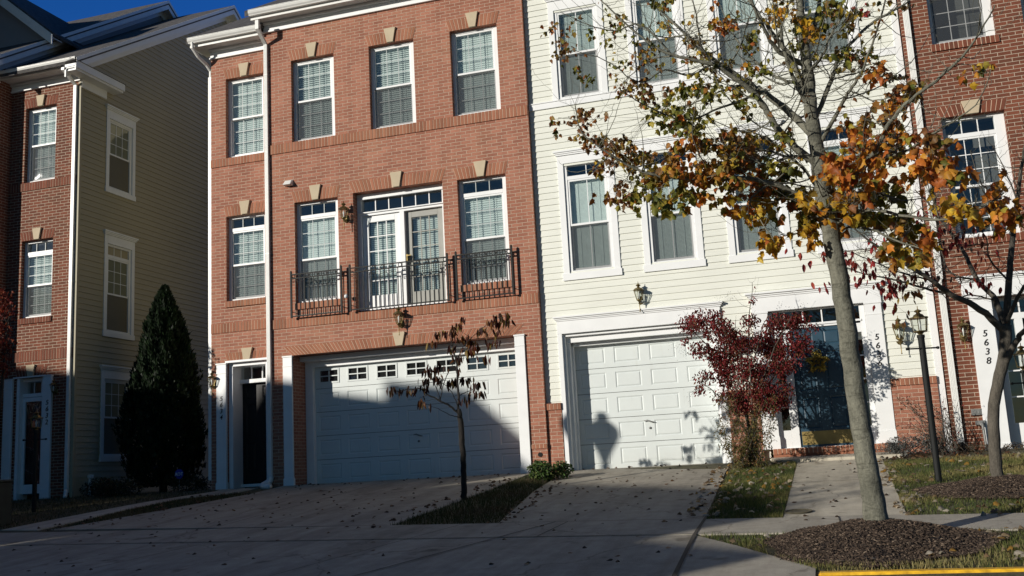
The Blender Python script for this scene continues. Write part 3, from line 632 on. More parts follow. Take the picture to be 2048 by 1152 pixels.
# ---- cream sided house
S = .11; FS = front(S)
B = thing('sided_townhouse', 'cream lap-sided townhouse with a single white garage door and a blue front door', 'townhouse', (-1.5, S, 0))
w2 = [(-4.345+1.535*i, -3.485+1.535*i) for i in range(4)]
ops = [(a,b,3.65,5.79) for a, b in w2]+[(a,b,7.08,8.92) for a, b in w2]+[(-4.60,-1.72,-.5,2.6), (-1.0,1.0,-.5,2.65), (-4.95,-4.6,-.5,1.2), (-1.72,-.9,-.5,1.2), (.9,1.79,-.5,1.2)]
mb = MB(); siding(mb, FS, -4.95, 1.80, -.05, 9.85, ops); mb.build('siding_wall', M['cream'], B, fix=False)
body(B, -4.95, 1.9, .2, 10.6, 9.8, 'cream')
mb = MB(); mb.box(-4.96,1.91,.14,.17,2.7,3.6); mb.box(-4.96,1.91,.14,.17,5.9,7.02); mb.box(-4.96,1.91,.14,.17,9.0,9.85); mb.box(-4.96,-4.65,.14,.17,-.5,9.85); mb.box(-1.7,-1.0,.14,.17,-.5,2.7); mb.box(1.05,1.9,.14,.17,-.5,2.7)
mb.build('sheathing', M['cream'], B)
for a, b in w2:
    casing(FS, B, a, b, 3.65, 5.79); window(FS, B, a, b, 3.65, 5.79, w=.0, cols=2, rows=1, trans=.2, slat=.027)
    casing(FS, B, a, b, 7.08, 8.92, head=.2, sill=False); window(FS, B, a, b, 7.08, 8.92, w=.0, cols=2, rows=1, slat=.027)
solid(B, 'belt_board', 'white', (-4.953,1.79,S-.035,S+.02,6.94,7.065), (-4.95,1.79,S-.05,S+.02,7.055,7.075), bevel=.002)
solid(B, 'corner_board', 'white', (1.79,1.905,S-.032,S+.05,-.05,9.8), bevel=.002)
# garage: header with cornice, casing, door
gc = MB()
gc.box(-4.655,-4.57,S-.045,S+.02,-.04,2.53); gc.box(-1.78,-1.64,S-.045,S+.02,-.06,2.53); gc.box(-4.655,-1.64,S-.05,S+.02,2.522,2.76)
for i, (o, h) in enumerate(((.065,.028),(.085,.028),(.11,.03))): gc.box(-4.675-.02*i,-1.62+.02*i,S-o,S+.02,2.76+.028*i,2.76+.028*i+h)
gc.box(-4.57,-4.53,S+.0,S+.36,-.04,2.5); gc.box(-4.53,-4.475,S+.12,S+.36,-.04,2.45); gc.box(-4.475,-4.44,S+.24,S+.36,-.04,2.4)
gc.box(-1.83,-1.78,S+.0,S+.36,-.04,2.5); gc.box(-4.57,-1.78,S+.02,S+.36,2.47,2.52); gc.box(-4.53,-1.83,S+.1,S+.14,2.36,2.47); gc.box(-4.53,-1.83,S+.24,S+.36,2.3,2.42)
gc.build('garage_casing', M['white'], B, bevel=.003)
garage_door(FS, B, -4.45, -1.79, 0.0, 2.33, .37, 4, 5)
# brick plinths
FB = front(.05)
for a, b in ((-4.953,-4.66), (-1.64,-1.11), (1.07,1.79)):
    mb = MB()
    mb.add([(a,.05,-.5),(b,.05,-.5),(b,.05,1.2),(a,.05,1.2),(b,.2,-.5),(b,.2,1.2),(a,.2,1.2),(a,.2,-.5)], [(0,1,2,3),(1,4,5,2),(2,5,6,3),(0,3,6,7)])
    mb.build('brick_plinth', M['brick_pink'], B, fix=False)
for a, b in ((-4.953,-4.66), (-1.64,-1.11), (1.07,1.79)):
    mb = MB(); brick_row(mb, FB, a, b, 1.13, 1.245, .025); mb.box(a,b,.03,.12,1.235,1.25); mb.build('brick_cap', [M['brick_pink_piece'], M['mortar']], B, fix=False)
# entry: pilasters, header, transom, sidelights, blue door
en = MB(); en.box(-1.1,1.07,S-.055,S+.02,2.585,2.84)
for i, (o, h) in enumerate(((.07,.03),(.09,.03),(.12,.035))): en.box(-1.13-.03*i,1.10+.03*i,S-o,S+.02,2.84+.03*i,2.84+.03*i+h)
en.build('entry_header', M['white'], B, bevel=.003)
pilaster(FS, B, -1.10, -.83, .19, 2.585, .05); pilaster(FS, B, .79, 1.06, .19, 2.585, .05)
en = MB(); y0, y1 = S+.04, S+.14
for a, b in ((-.83,-.765), (-.625,-.49), (.43,.55), (.70,.79)): en.box(a,b,y0,y1,.2,2.58 if a in (-.83,.70) else 2.33)
for a, b in ((-.765,-.625), (.55,.70)): en.box(a,b,y0,y1,.2,.5); en.box(a,b,y0,y1,2.1,2.33)
en.box(-.765,.70,y0,y1,2.255,2.33); en.box(-.78,.72,y0-.02,y0,2.29,2.325); en.box(-.83,.79,y0-.0,y1,2.565,2.59); en.box(-.9,.85,S+.0,y1+.0,.17,.2)
en.build('door_surround', M['white'], B, bevel=.002)
mu = MB()
for x in (.395,.077,-.241,-.559): mu.box(x-.011,x+.011,y0+.02,y0+.05,2.33,2.565)
for a, b in ((-.765,-.625), (.55,.70)):
    for k in range(1, 4): zz = .5+1.6*k/4; mu.box(a,b,y0+.02,y0+.05,zz-.011,zz+.011)
mu.build('muntins', M['white'], B)
g = MB()
for q in ((-.83,.79,2.33,2.565), (-.765,-.625,.5,2.1), (.55,.70,.5,2.1)): g.add([(q[0],y0+.06,q[2]),(q[1],y0+.06,q[2]),(q[1],y0+.06,q[3]),(q[0],y0+.06,q[3])], [(0,1,2,3)])
g.build('sidelight_panes', M['glass'], B, fix=False)
solid(B, 'hall', 'interior', (-1.0,.95,S+.9,S+.93,0,2.7), (-1.03,-1.0,S+.14,S+.9,0,2.7), (.95,.98,S+.14,S+.9,0,2.7), (-1,.95,S+.14,S+.9,2.6,2.63), (-1,.95,S+.14,S+.9,.1,.15))
six_panel_door(FS, B, -.485, .425, .205, 2.25, .07, 'door_blue')
mb = MB(); brick_row(mb, front(S-.16), -.95, .95, .1, .195, .02); mb.add([(-.95,S-.16,-.2),(.95,S-.16,-.2),(.95,S-.16,.1),(-.95,S-.16,.1),(-.95,S+.1,.19),(.95,S+.1,.19),(.95,S-.17,.19),(-.95,S-.17,.19)], [(0,1,2,3),(4,5,6,7)]); mb.box(-.95,.95,S-.15,S+.1,-.2,.185)
mb.build('brick_doorstep', [M['brick_pink_piece'], M['mortar']], B, fix=False)
number(FS, B, '5636', .925, 2.04, .148, .108)
wall_lamp(FS, B, 1.29, 1.93, 1.1, .14); wall_lamp(FS, B, -3.06, 3.03, .95, .13)
gable_roof(B, -4.95, 1.95, -.4, 9.97, 5.75, .636)
solid(B, 'soffit', 'gutter', (-4.9,1.92,-.3,.3,9.8,9.83), (-4.9,1.92,S-.03,S+.02,9.6,9.8))

# ---- dark brick house on the right
D = thing('dark_brick_townhouse', 'dark red brick townhouse at the right edge with a white pilastered entry', 'townhouse', (4.5, 0, 0))
ops = [(2.39,3.42,6.96,8.76), (3.86,4.88,6.96,8.76), (2.37,3.37,3.5,5.63), (3.9,4.9,3.5,5.63), (2.77,4.5,-.3,2.47,.3)]
mb = MB(); brick_wall(mb, F0, 1.925, 8.5, -.6, 9.8, ops, .12); mb.add([(1.925,0,-.6),(1.925,.3,-.6),(1.925,.3,9.8),(1.925,0,9.8)], [(0,1,2,3)]); mb.build('front_wall', M['brick_dark'], D, fix=False)
body(D, 1.93, 8.5, .31, 10.6, 9.8)
for a, b, z, h in ((2.39,3.42,8.76,.22), (3.86,4.88,8.76,.22), (2.37,3.37,5.63,.2), (3.9,4.9,5.63,.2)):
    mb = MB(); brick_row(mb, F0, a, b, z, z+h, .007, .07, key=((a+b)/2-.09, (a+b)/2+.09)); mb.build('brick_arch', [M['brick_dark_piece'], M['mortar']], D, fix=False)
    keystone(F0, D, (a+b)/2, z, h+.04, .31, .2)
for a, b, z in ((2.39,3.42,6.96), (3.86,4.88,6.96), (2.37,3.37,3.5), (3.9,4.9,3.5)):
    mb = MB(); brick_row(mb, F0, a-.03, b+.03, z-.13, z-.002, .03); mb.build('brick_sill', [M['brick_dark_piece'], M['mortar']], D, fix=False)
window(F0, D, 2.39, 3.42, 6.96, 8.76, frame_right=.14, blind=False); window(F0, D, 3.86, 4.88, 6.96, 8.76, blind=False)
window(F0, D, 2.37, 3.37, 3.5, 5.63, trans=.24, frame_right=.16, blind=False, screen=False); window(F0, D, 3.9, 4.9, 3.5, 5.63, trans=.24, blind=False)
en = MB(); en.box(2.33,4.9,-.09,.02,2.47,2.74)
for i, (o, h) in enumerate(((.1,.03),(.125,.03),(.16,.04))): en.box(2.31-.02*i,4.92+.02*i,-o,.02,2.74+.03*i,2.74+.03*i+h)
en.build('entry_header', M['white'], D, bevel=.003)
pilaster(F0, D, 2.40, 2.76, -.12, 2.47, .06); pilaster(F0, D, 4.5, 4.86, -.12, 2.47, .06)
solid(D, 'door_surround', 'white', (2.775,2.9,.16,.28,-.05,2.47), (2.9,4.5,.16,.28,2.1,2.2), (2.9,3.12,.16,.28,-.05,.4), (3.1,3.22,.16,.28,.0,2.1), (4.3,4.5,.16,.28,0,2.47), (2.9,4.5,.16,.28,2.42,2.47), bevel=.003)
g = MB(); g.add([(2.9,.22,.4),(3.1,.22,.4),(3.1,.22,2.1),(2.9,.22,2.1),(2.9,.22,2.2),(4.4,.22,2.2),(4.4,.22,2.42),(2.9,.22,2.42)], [(0,1,2,3),(4,5,6,7)]); g.build('sidelight_panes', M['glass'], D, fix=False)
mu = MB()
for k in range(1, 4): mu.box(2.9,3.1,.19,.21,.4+1.7*k/4-.011,.4+1.7*k/4+.011)
for k in range(1, 5): mu.box(2.9+.3*k-.011,2.9+.3*k+.011,.19,.21,2.2,2.42)
mu.build('muntins', M['white'], D)
six_panel_door(F0, D, 3.22, 4.3, .02, 2.1, .22, 'door_dark')
number(F0, D, '5638', 2.59, 1.94, .150, .112, .066)
wall_lamp(F0, D, 2.27, 1.87, .95, .13)
downspout(D, 2.025, 0, .12, 9.4, None, 'gutter', boot=False, w=.1)
bt = MB(); bt.tube([(2.03,-.03,.13),(2.05,-.06,.03),(2.12,-.14,-.03),(2.2,-.2,-.04)], .05, 10); bt.build('drain_hose', M['dark'], D, smooth=True)
solid(D, 'outlet_box', 'steelgrey', (2.24,2.42,-.05,.0,.56,.66), (2.27,2.32,-.055,-.04,.585,.635), (2.34,2.39,-.055,-.04,.585,.635), bevel=.005)
hb = MB(); hb.tube([(2.36,-.01,.42),(2.36,-.12,.42),(2.37,-.14,.38),(2.38,-.13,.1),(2.36,-.11,-.1)], [.03,.03,.022,.02,.02], 8); hb.box(2.28,2.42,-.09,0,.4,.47); hb.build('hose_spigot', M['steelgrey'], D, smooth=False)
gable_roof(D, 1.95, 8.6, -.4, 9.97, 5.75, .636)

# ---- left house: dark brick entry wing, tan sided gable end
G = thing('gable_townhouse', 'dark brick townhouse on the left whose tan sided gable end faces the cypress', 'townhouse', (-17, .1, 0))
F1 = front(.1); FM = front(-.3)
ops = [(-17.04,-16.18,7.13,8.92), (-17.04,-16.18,3.98,5.76), (-17.05,-16.29,-.3,2.64,.3)]
mb = MB(); brick_wall(mb, F1, -17.45, -15.56, -.6, 9.7, ops, .13); mb.build('entry_wall', M['brick_dark'], G, fix=False)
mb = MB(); brick_wall(mb, FM, -24, -17.45, -.6, 9.9, [], .1); mb.add([(-17.45,-.3,-.6),(-17.45,.12,-.6),(-17.45,.12,9.9),(-17.45,-.3,9.9)], [(0,1,2,3)]); mb.build('front_wall', M['brick_dark'], G, fix=False)
for c, d in ((6.93,7.12), (3.0,3.22)):
    mb = MB(); brick_row(mb, F1, -17.45, -15.56, c, d, .02); mb.build('brick_band', [M['brick_dark_piece'], M['mortar']], G, fix=False)
for a, b, z in ((-17.04,-16.18,8.92), (-17.04,-16.18,5.76), (-17.05,-16.29,2.66)):
    mb = MB(); brick_row(mb, F1, a, b, z, z+.2, .007, .06, key=((a+b)/2-.08, (a+b)/2+.08)); mb.build('brick_arch', [M['brick_dark_piece'], M['mortar']], G, fix=False)
    keystone(F1, G, (a+b)/2, z, .26, .24, .14)
mb = MB(); brick_row(mb, F1, -17.06, -16.16, 3.85, 3.978, .03); mb.build('brick_sill', [M['brick_dark_piece'], M['mortar']], G, fix=False)
window(F1, G, -17.04, -16.18, 7.13, 8.92, frame_right=.08, curtain=False); window(F1, G, -17.04, -16.18, 3.98, 5.76, trans=.2, frame_right=.08)
pilaster(F1, G, -17.36, -17.13, -.1, 2.64, .05); pilaster(F1, G, -16.28, -16.08, .0, 2.66, .05)
solid(G, 'door_surround', 'white', (-17.05,-16.97,.1,.42,-.05,2.64), (-16.37,-16.29,.1,.42,-.05,2.64), (-16.97,-16.37,.2,.42,2.56,2.64), (-16.97,-16.37,.2,.4,2.22,2.3), (-17.12,-16.26,.05,.14,2.64,2.67), bevel=.003)
g = MB(); g.add([(-16.97,.34,2.3),(-16.37,.34,2.3),(-16.37,.34,2.56),(-16.97,.34,2.56)], [(0,1,2,3)]); g.build('transom_pane', M['glass'], G, fix=False)
solid(G, 'transom_muntins', 'white', (-16.775,-16.76,.31,.33,2.3,2.56), (-16.58,-16.565,.31,.33,2.3,2.56))
sd = MB(); ring(sd, F1, -16.97, -16.37, .12, 2.21, .1, .14, .075, .2, .09); so = sd.build('storm_door', M['white'], G, bevel=.003)
g = MB(); g.add([(-16.9,.22,.3),(-16.44,.22,.3),(-16.44,.22,2.12),(-16.9,.22,2.12)], [(0,1,2,3)]); g.build('pane', M['glass'], so, fix=False)
six_panel_door(F1, G, -16.97, -16.37, .1, 2.21, .2, 'door_dark', kick=False)
number(F1, G, '5632', -16.18, 2.12, .142, .11)
wall_lamp(F1, G, -15.98, 2.3, .8, .12)
downspout(G, -15.635, .1, .1, 9.25, -.3, boot=False)
bt = MB(); bt.tube([(-15.635,.06,.15),(-15.62,.03,.05),(-15.56,-.06,-.0)], .045, 8); bt.build('drain_hose', M['gutter'], G, smooth=True)
FX = Fr((-15.53,0,0), (0,1,0), (-1,0,0))
YR, SL, YE, ZE = 6.0, .636, -.42, 9.66
def lim(z):
    if z < 9.3: return (.1, 11.8)
    a = YE+(z+.22-ZE)/SL; return (max(.1, a), min(11.8, 2*YR-a))
gv = [(1.08,1.93,7.08,8.78), (1.08,1.95,3.68,5.74), (1.05,1.95,.86,2.6)]
mb = MB(); siding(mb, FX, .1, 11.8, -.1, 13.6, [(a-.08,b+.08,c-.08,d+.1) for a, b, c, d in gv], expo=.127, lim=lim); mb.build('siding_wall', M['tan'], G, fix=False)
mb = MB(); mb.prism([(-15.60,.12,-.6),(-15.60,11.7,-.6),(-15.60,11.7,9.5),(-15.60,6,13.1),(-15.60,.12,9.5)], (.02,0,0))
mb.box(-24,-15.6,11.7,11.75,-.6,9.6); mb.box(-24,-23.95,0,11.7,-.6,9.6); mb.build('sheathing', M['tan'], G)
solid(G, 'corner_board', 'tan', (-15.58,-15.505,.09,.165,-.05,9.35), bevel=.003)
for k, (a, b, c, d) in enumerate(gv):
    casing(FX, G, a, b, c, d, t=.1, head=.2, apron=.12, mat='white'); window(FX, G, a, b, c, d, w=.01, cols=3, rows=3 if k != 1 else 3, trans=.2 if k == 1 else 0, slat=.05, blind=False, curtain=True)
gable_roof(G, -17.7, -15.22, YE, ZE+.02, YR, SL)
rake_trim(G, -15.53, -15.23, YE, ZE+.02, YR, SL, 2*YR-YE)
solid(G, 'cornice_return', 'white', (-15.53,-15.22,YE,1.25,9.45,9.62), (-15.53,-15.25,YE+.03,1.22,9.40,9.45), (-15.53,-15.49,.1,.95,9.2,9.40), bevel=.004)
rt = MB(); rt.hexa([(-15.53,YE,9.62),(-15.20,YE-.02,9.62),(-15.20,1.27,9.62),(-15.53,1.27,9.62),(-15.53,YE,9.75),(-15.53,YE,9.75),(-15.53,1.27,9.75),(-15.53,1.27,9.75)]); rt.build('return_roof', M['roof'], G)
eave(G, -17.6, -15.25, .1, YE-.02, 9.56, fr=.17, xf0=-17.45, xf1=-15.53); gutter(G, -17.6, -15.25, YE-.02, 9.70)
eave(G, -24, -17.3, -.3, -.8, 9.72, fr=.2, xf0=-24, xf1=-17.45); gutter(G, -24, -17.25, -.8, 9.87)
gable_roof(G, -24.3, -17.15, -.78, 9.90, 5.6, .66, yb=12); rake_trim(G, -17.45, -17.16, -.78, 9.90, 5.6, .66, 12, 'gutter')
mb = MB(); mb.prism([(-17.46,-.3,9.5),(-17.46,-.3,9.9),(-17.46,5.6,13.8),(-17.46,11.6,9.9),(-17.46,11.6,9.5)], (-.04,0,0)); mb.build('gable_wall', M['bluegrey'], G)
# cross gable on the main roof
xg, yg, zg, zb = -19.9, 1.1, 13.25, 11.1
mb = MB(); mb.prism([(xg-2.7,yg,zb),(xg+2.7,yg,zb),(xg,yg,zg)], (0,.05,0)); mb.build('cross_gable_wall', M['bluegrey'], G)
mb = MB(); mb.prism([(xg-2.95,yg-.3,zb-.02),(xg,yg-.3,zg+.28),(xg+2.95,yg-.3,zb-.02),(xg+2.95,yg-.3,zb-.1),(xg,yg-.3,zg+.2),(xg-2.95,yg-.3,zb-.1)], (0,4.4,0)); mb.build('cross_gable_roof', M['roof'], G)
mb = MB()
for sg in (-1, 1): mb.prism([(xg+sg*2.93,yg-.33,zb-.06),(xg,yg-.33,zg+.22),(xg,yg-.33,zg-.04),(xg+sg*2.93,yg-.33,zb-.32)], (0,.035,0)); mb.prism([(xg+sg*2.93,yg-.3,zb-.13),(xg,yg-.3,zg+.15),(xg,yg-.3,zg+.13),(xg+sg*2.93,yg-.3,zb-.15)], (0,.32,0))
mb.build('cross_gable_rake', M['gutter'], G)
solid(G, 'vent_pipe', 'gutter', (-15.49,-15.44,.56,.61,.02,.40), (-15.5,-15.42,.54,.66,.38,.46), bevel=.01)

# ------------------------------------------------------------------ ground
def sheet(name, poly, mat, lift, kind='structure', n=1, thick=.05):
    """a flat-sided slab following the slope of the ground"""
    mb = MB(); P = [(x, y, gz(x, y)+lift) for x, y in poly]; k = len(P)
    mb.add(P+[(x, y, z-thick) for x, y, z in P], [tuple(range(k))]+[(i, (i+1) % k, k+(i+1) % k, k+i) for i in range(k)])
    o = mb.build(name, mat, None, fix=False); return tag(o, kind=kind)
mb = MB(); ys = [-400,-60,-9.9,-9.7,0,60,500]; zs = [-1.06,-1.06,-1.06,-.873,0,0,0]
vs = [(x, y, z) for y, z in zip(ys, zs) for x in (-400, 400)]
mb.add(vs, [(2*i, 2*i+1, 2*i+3, 2*i+2) for i in range(len(ys)-1)])
tag(mb.build('ground', M['soil'], None, fix=False), kind='structure')
sheet('street', [(200,-9.9),(-17,-9.9),(-24,-12.5),(-60,-48),(-70,-41),(-70,-60),(-38,-44),(-24,-31),(-16,-24),(-8,-21),(200,-21)], M['asphalt'], .0)
sheet('far_sidewalk', [(200,-21.3),(-7.9,-21.3),(-8.4,-22.9),(200,-22.9)], M['concrete'], .13, thick=.2)
up = lambda x: -6.62-.115*x
lo = lambda x: -7.6-.10*x
def sv(px, py): q = survey(px, py); return (q.x, q.y)
bedL = [(-5.27,.02),(-5.3,-3),(-5.46,up(-5.46))]; bedR = [(-4.66,.02),(-4.4,-3),(-3.95,up(-3.95))]
sheet('driveway', [(-10.15,.7),(-5.47,.7),(-5.47,.0),(-5.27,.0)]+bedL[1:]+[(-11.55,up(-11.55)+.25),(-11.2,-4.2),(-10.75,-2.6),(-10.38,-1.25),(-10.4,-.02),(-10.15,.0)], M['concrete'], .012)
sheet('driveway', [(-4.57,.6),(-1.78,.6),(-1.66,-.05),(-1.64,-1.5),(-1.43,up(-1.43))]+bedR[::-1][:2]+[(-4.62,.0)], M['concrete'], .013)
sheet('sidewalk', [(-17,up(-16)),(-16,up(-16)),(16,up(16)),(60,up(16)),(60,lo(16)),(16,lo(16)),(-16,lo(-16)),(-17,lo(-16))], M['concrete'], .0165)
sheet('driveway_apron', [(-17,lo(-16)),(-16,lo(-16)),(-1.44,lo(-1.44)),(-.95,-8.15),(-.22,-9.3),(-.22,-9.7),(-17,-9.7)], M['concrete'], .0125)
sheet('walkway', [(-.55,-.62),(.76,-.62),(.68,up(.68)),(-.57,up(-.57))], M['walk'], .014)
sheet('doorstep_pad', [(-1.0,-.1),(1.15,-.1),(1.15,-.6),(-.9,-.6)], M['walk'], .06, thick=.1)
pu = [sv(0,1062), sv(100,1042), sv(187,1025), sv(300,1004), sv(431,984), (-11.75,-.1)]; pl = [(-10.86,-.1), sv(469,987), sv(359,999), sv(250,1021), sv(150,1045), sv(75,1062)]
sheet('entry_path', pu+pl, M['walk'], .014)
jm = MB()
def joint(a, b, w=.014):
    a, b = Vector((*a, 0)), Vector((*b, 0)); d = (b-a).normalized(); s = Vector((-d.y, d.x, 0))*w/2; n = max(1, int((b-a).length/.5))
    for i in range(n):
        p, q = a.lerp(b, i/n), a.lerp(b, (i+1)/n)
        jm.add([(v.x, v.y, gz(v.x, v.y)+.0215) for v in (p-s, q-s, q+s, p+s)], [(0,1,2,3)])
joint((-11.5,up(-11.5)), (-5.5,up(-5.5))); joint((-3.95,up(-3.95)), (-1.43,up(-1.43))); joint((-.57,up(-.57)), (.68,up(.68)), .01)
joint((-13,lo(-13)), (-1.44,lo(-1.44)))
joint(sv(1415,1034), (-1.42,lo(-1.42)), .035); joint((-1.42,lo(-1.42)), (-1.34,-9.6), .04)
joint((-3.05,up(-3.05)), (-3.15,lo(-3.15))); joint((-3.2,up(-3.2)+.0), (-4.55,-9.6), .02); joint((-4.4,up(-4.4)), (-5.5,-9.6), .012)
joint((.0,up(0)), (.03,lo(0))); joint((2.2,up(2.2)), (2.25,lo(2.2))); joint((-8,.0), (-8.3,up(-8.3)), .01); joint((-10.3,-3), (-5.35,-3), .01); joint((-4.35,-3.2), (-1.6,-3.2), .01); joint((-.56,-3.4), (.72,-3.4), .01); joint((-7.5,lo(-7.5)), (-8.3,-9.6), .012)
tag(jm.build('pavement_joints', M['joint'], None, fix=False), kind='structure')
mb = MB(); mb.box(-.2,40,-9.56,-9.40,-1.05,-.838); tag(mb.build('kerb', M['yellow'], None, bevel=.02), kind='structure')
mb = MB(); mb.box(-17,-.2,-9.9,-9.7,-1.05,-.97); tag(mb.build('kerb', M['concrete'], None, bevel=.02), kind='structure')

def fnoise(x, y, s=1.0): return .5+.25*(np.sin(1.7*x*s+.6*np.sin(2.3*y*s)+1.1)+np.sin(2.1*y*s+.9*np.sin(1.3*x*s)))
def mound(name, cx, cy, r, ry, h, label):
    N = 34; vs = []; fs = []
    for i in range(N+1):
        for j in range(N*2):
            t = i/N; q = math.pi*j/N; wob = 1+.08*math.sin(3*q+1)+.05*math.sin(7*q)
            x = cx+r*t*wob*math.cos(q); y = cy+ry*t*wob*math.sin(q)
            z = gz(x, y)+.02+h*(math.cos(math.pi*t)*.5+.5)**.8-.05*(t > .98)+random.uniform(-.008, .008)
            vs.append((x, y, z))
    W = N*2
    for i in range(N):
        for j in range(W): fs.append((i*W+j, i*W+(j+1) % W, (i+1)*W+(j+1) % W, (i+1)*W+j))
    # shredded bark lying on it
    n = int(15000*r*ry); V = []; Fc = []
    for k in range(n):
        t = math.sqrt(random.random())*1.03; q = random.uniform(0, 2*math.pi); wob = 1+.08*math.sin(3*q+1)+.05*math.sin(7*q)
        x = cx+r*t*wob*math.cos(q); y = cy+ry*t*wob*math.sin(q); z = gz(x, y)+.024+h*(math.cos(math.pi*min(t,1))*.5+.5)**.8
        L = random.uniform(.005, .022); w = random.uniform(.0012, .0032); a = random.uniform(0, math.pi); dz = random.uniform(-.6, .6)*L
        dx, dy = math.cos(a)*L, math.sin(a)*L; sx, sy = -math.sin(a)*w, math.cos(a)*w
        o = len(V); V += [(x-dx-sx,y-dy-sy,z-dz),(x+dx-sx,y+dy-sy,z+dz),(x+dx+sx,y+dy+sy,z+dz+.004),(x-dx+sx,y-dy+sy,z-dz+.004),(x,y,z+.012)]
        Fc += [(o,o+1,o+4),(o+1,o+2,o+4),(o+2,o+3,o+4),(o+3,o,o+4)]
    mb = MB(); mb.add(vs, fs, 0); mb.add(V, Fc, 1)
    o = mb.build(name, [M['mulch'], M['bark_chips']], None, fix=False); tag(o, label, None, None, 'structure'); return o
m, nt, b, N, L = nm('bark_chips'); g = N('ShaderNodeNewGeometry')
L(ramp(N, L, g.outputs['Random Per Island'], [(0,(.02,.013,.009)),(.5,(.055,.036,.025)),(.85,(.085,.058,.04)),(1,(.20,.15,.11))]), b.inputs['Base Color']); b.inputs['Roughness'].default_value = .95; M['bark_chips'] = m
T1 = survey(1752, 1047, y=-8.2); T2 = survey(1993, 960, y=-4.95)
mound('mulch_mound', T1.x-.02, -8.28, .98, .98, .19, None); mound('mulch_mound', T2.x+.1, -5.0, 1.0, .75, .14, None)

def in_poly(x, y, P):
    c = np.zeros(len(x), bool); n = len(P)
    for i in range(n):
        (x1, y1), (x2, y2) = P[i], P[(i+1) % n]
        if y1 == y2: continue
        c ^= ((y1 > y) != (y2 > y)) & (x < (x2-x1)*(y-y1)/(y2-y1)+x1)
    return c
def gza(x, y): return np.where(y > 0, 0, np.where(y > -9.7, .09*y, -.873))
def fast_mesh(name, V, Fs, mat, colors=None, smooth=False):
    """V (n,3), Fs (m,k) arrays"""
    c = V.mean(0); me = bpy.data.meshes.new(name); k = Fs.shape[1]
    me.vertices.add(len(V)); me.vertices.foreach_set('co', (V-c).astype(np.float32).ravel())
    me.loops.add(Fs.size); me.loops.foreach_set('vertex_index', Fs.astype(np.int32).ravel())
    me.polygons.add(len(Fs)); me.polygons.foreach_set('loop_start', np.arange(0, Fs.size, k, dtype=np.int32))
    if colors is not None:
        at = me.color_attributes.new('Col', 'FLOAT_COLOR', 'POINT'); at.data.foreach_set('color', np.concatenate([colors, np.ones((len(colors), 1))], 1).astype(np.float32).ravel())
    me.update(calc_edges=True); me.materials.append(mat)
    if smooth: me.polygons.foreach_set('use_smooth', np.ones(len(Fs), bool))
    o = bpy.data.objects.new(name, me); COL.objects.link(o); o.location = c; o['_w'] = tuple(c); return o
def put(o, parent):
    o.parent = parent; o.location = Vector(o['_w'])-Vector(parent['_w']); return o
M['grass'] = leafmat('grass_blades', .7, .3)
def grass(name, poly, dens, h0, h1, holes=(), pal=((.065,.10,.025),(.15,.165,.045),(.36,.30,.13)), dry=.4, label=None):
    P = np.array(poly); x0, y0 = P.min(0); x1, y1 = P.max(0); n = int((x1-x0)*(y1-y0)*dens)
    x = rng.uniform(x0, x1, n); y = rng.uniform(y0, y1, n); k = in_poly(x, y, poly)
    for cx, cy, rx, ry in holes: k &= ((x-cx)/rx)**2+((y-cy)/ry)**2 > 1
    d = fnoise(x, y, 1.6)+rng.normal(0, .12, n); k &= rng.random(n) < np.clip(.35+d, .2, 1)
    x, y, d = x[k], y[k], d[k]; n = len(x); z = gza(x, y)
    a = rng.uniform(0, 2*np.pi, n); w = rng.uniform(.003, .006, n); h = rng.uniform(h0, h1, n); lx = rng.normal(0, .35, n)*h; ly = rng.normal(0, .35, n)*h
    V = np.empty((n, 3, 3)); V[:,0] = np.stack([x-w*np.cos(a), y-w*np.sin(a), z-.004], 1); V[:,1] = np.stack([x+w*np.cos(a), y+w*np.sin(a), z-.004], 1); V[:,2] = np.stack([x+lx, y+ly, z+h], 1)
    pal = np.array(pal); t = np.clip(d+rng.normal(0, .2, n)-(.5-dry), 0, 1)*2; i = np.clip(t.astype(int), 0, 1); f = (t-i)[:,None]
    c = pal[i]*(1-f)+pal[i+1]*f; c = np.repeat(np.clip(c*rng.uniform(.7, 1.2, (n,1)), 0, 1), 3, 0)
    o = fast_mesh(name, V.reshape(-1,3), np.arange(n*3).reshape(-1,3), M['grass'], c)
    return tag(o, label, 'grass', None, 'stuff')
grass('lawn_grass', [(.75,-1.1),(9,-1.1),(9,up(9)),(.68,up(.68))], 2600, .03, .06, [(T2.x+.1,-5.0,1.0,.75)], dry=.55, label='patchy green and straw lawn right of the front walk')
grass('verge_grass', [(-1.4,lo(-1.4)-.05),(6,lo(6)),(6,-9.4),(-.2,-9.4),(-.92,-8.2)], 3200, .03, .065, [(T1.x-.02,-8.28,.98,.98)], dry=.6, label='leaf-strewn grass verge between pavement and yellow kerb')
grass('strip_grass', [(-1.6,-.3),(-.57,-.3),(-.58,up(-.58)),(-1.42,up(-1.42))], 3600, .03, .075, dry=.42, label='narrow strip of grass between the driveway and the front walk')
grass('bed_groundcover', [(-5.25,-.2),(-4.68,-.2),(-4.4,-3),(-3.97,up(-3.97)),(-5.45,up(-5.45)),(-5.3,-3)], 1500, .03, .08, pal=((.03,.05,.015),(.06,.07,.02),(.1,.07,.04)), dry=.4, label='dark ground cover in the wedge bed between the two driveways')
grass('path_grass', [sv(80,1066), sv(250,1022), sv(359,1000), sv(469,988), sv(520,990), (-10.42,-1.3), (-10.78,-2.6), (-11.2,-4.1), (-11.5,-5.3)], 1500, .03, .07, pal=((.03,.045,.015),(.07,.08,.03),(.14,.11,.05)), dry=.4, label='strip of shaded grass between the entry path and the wide driveway')
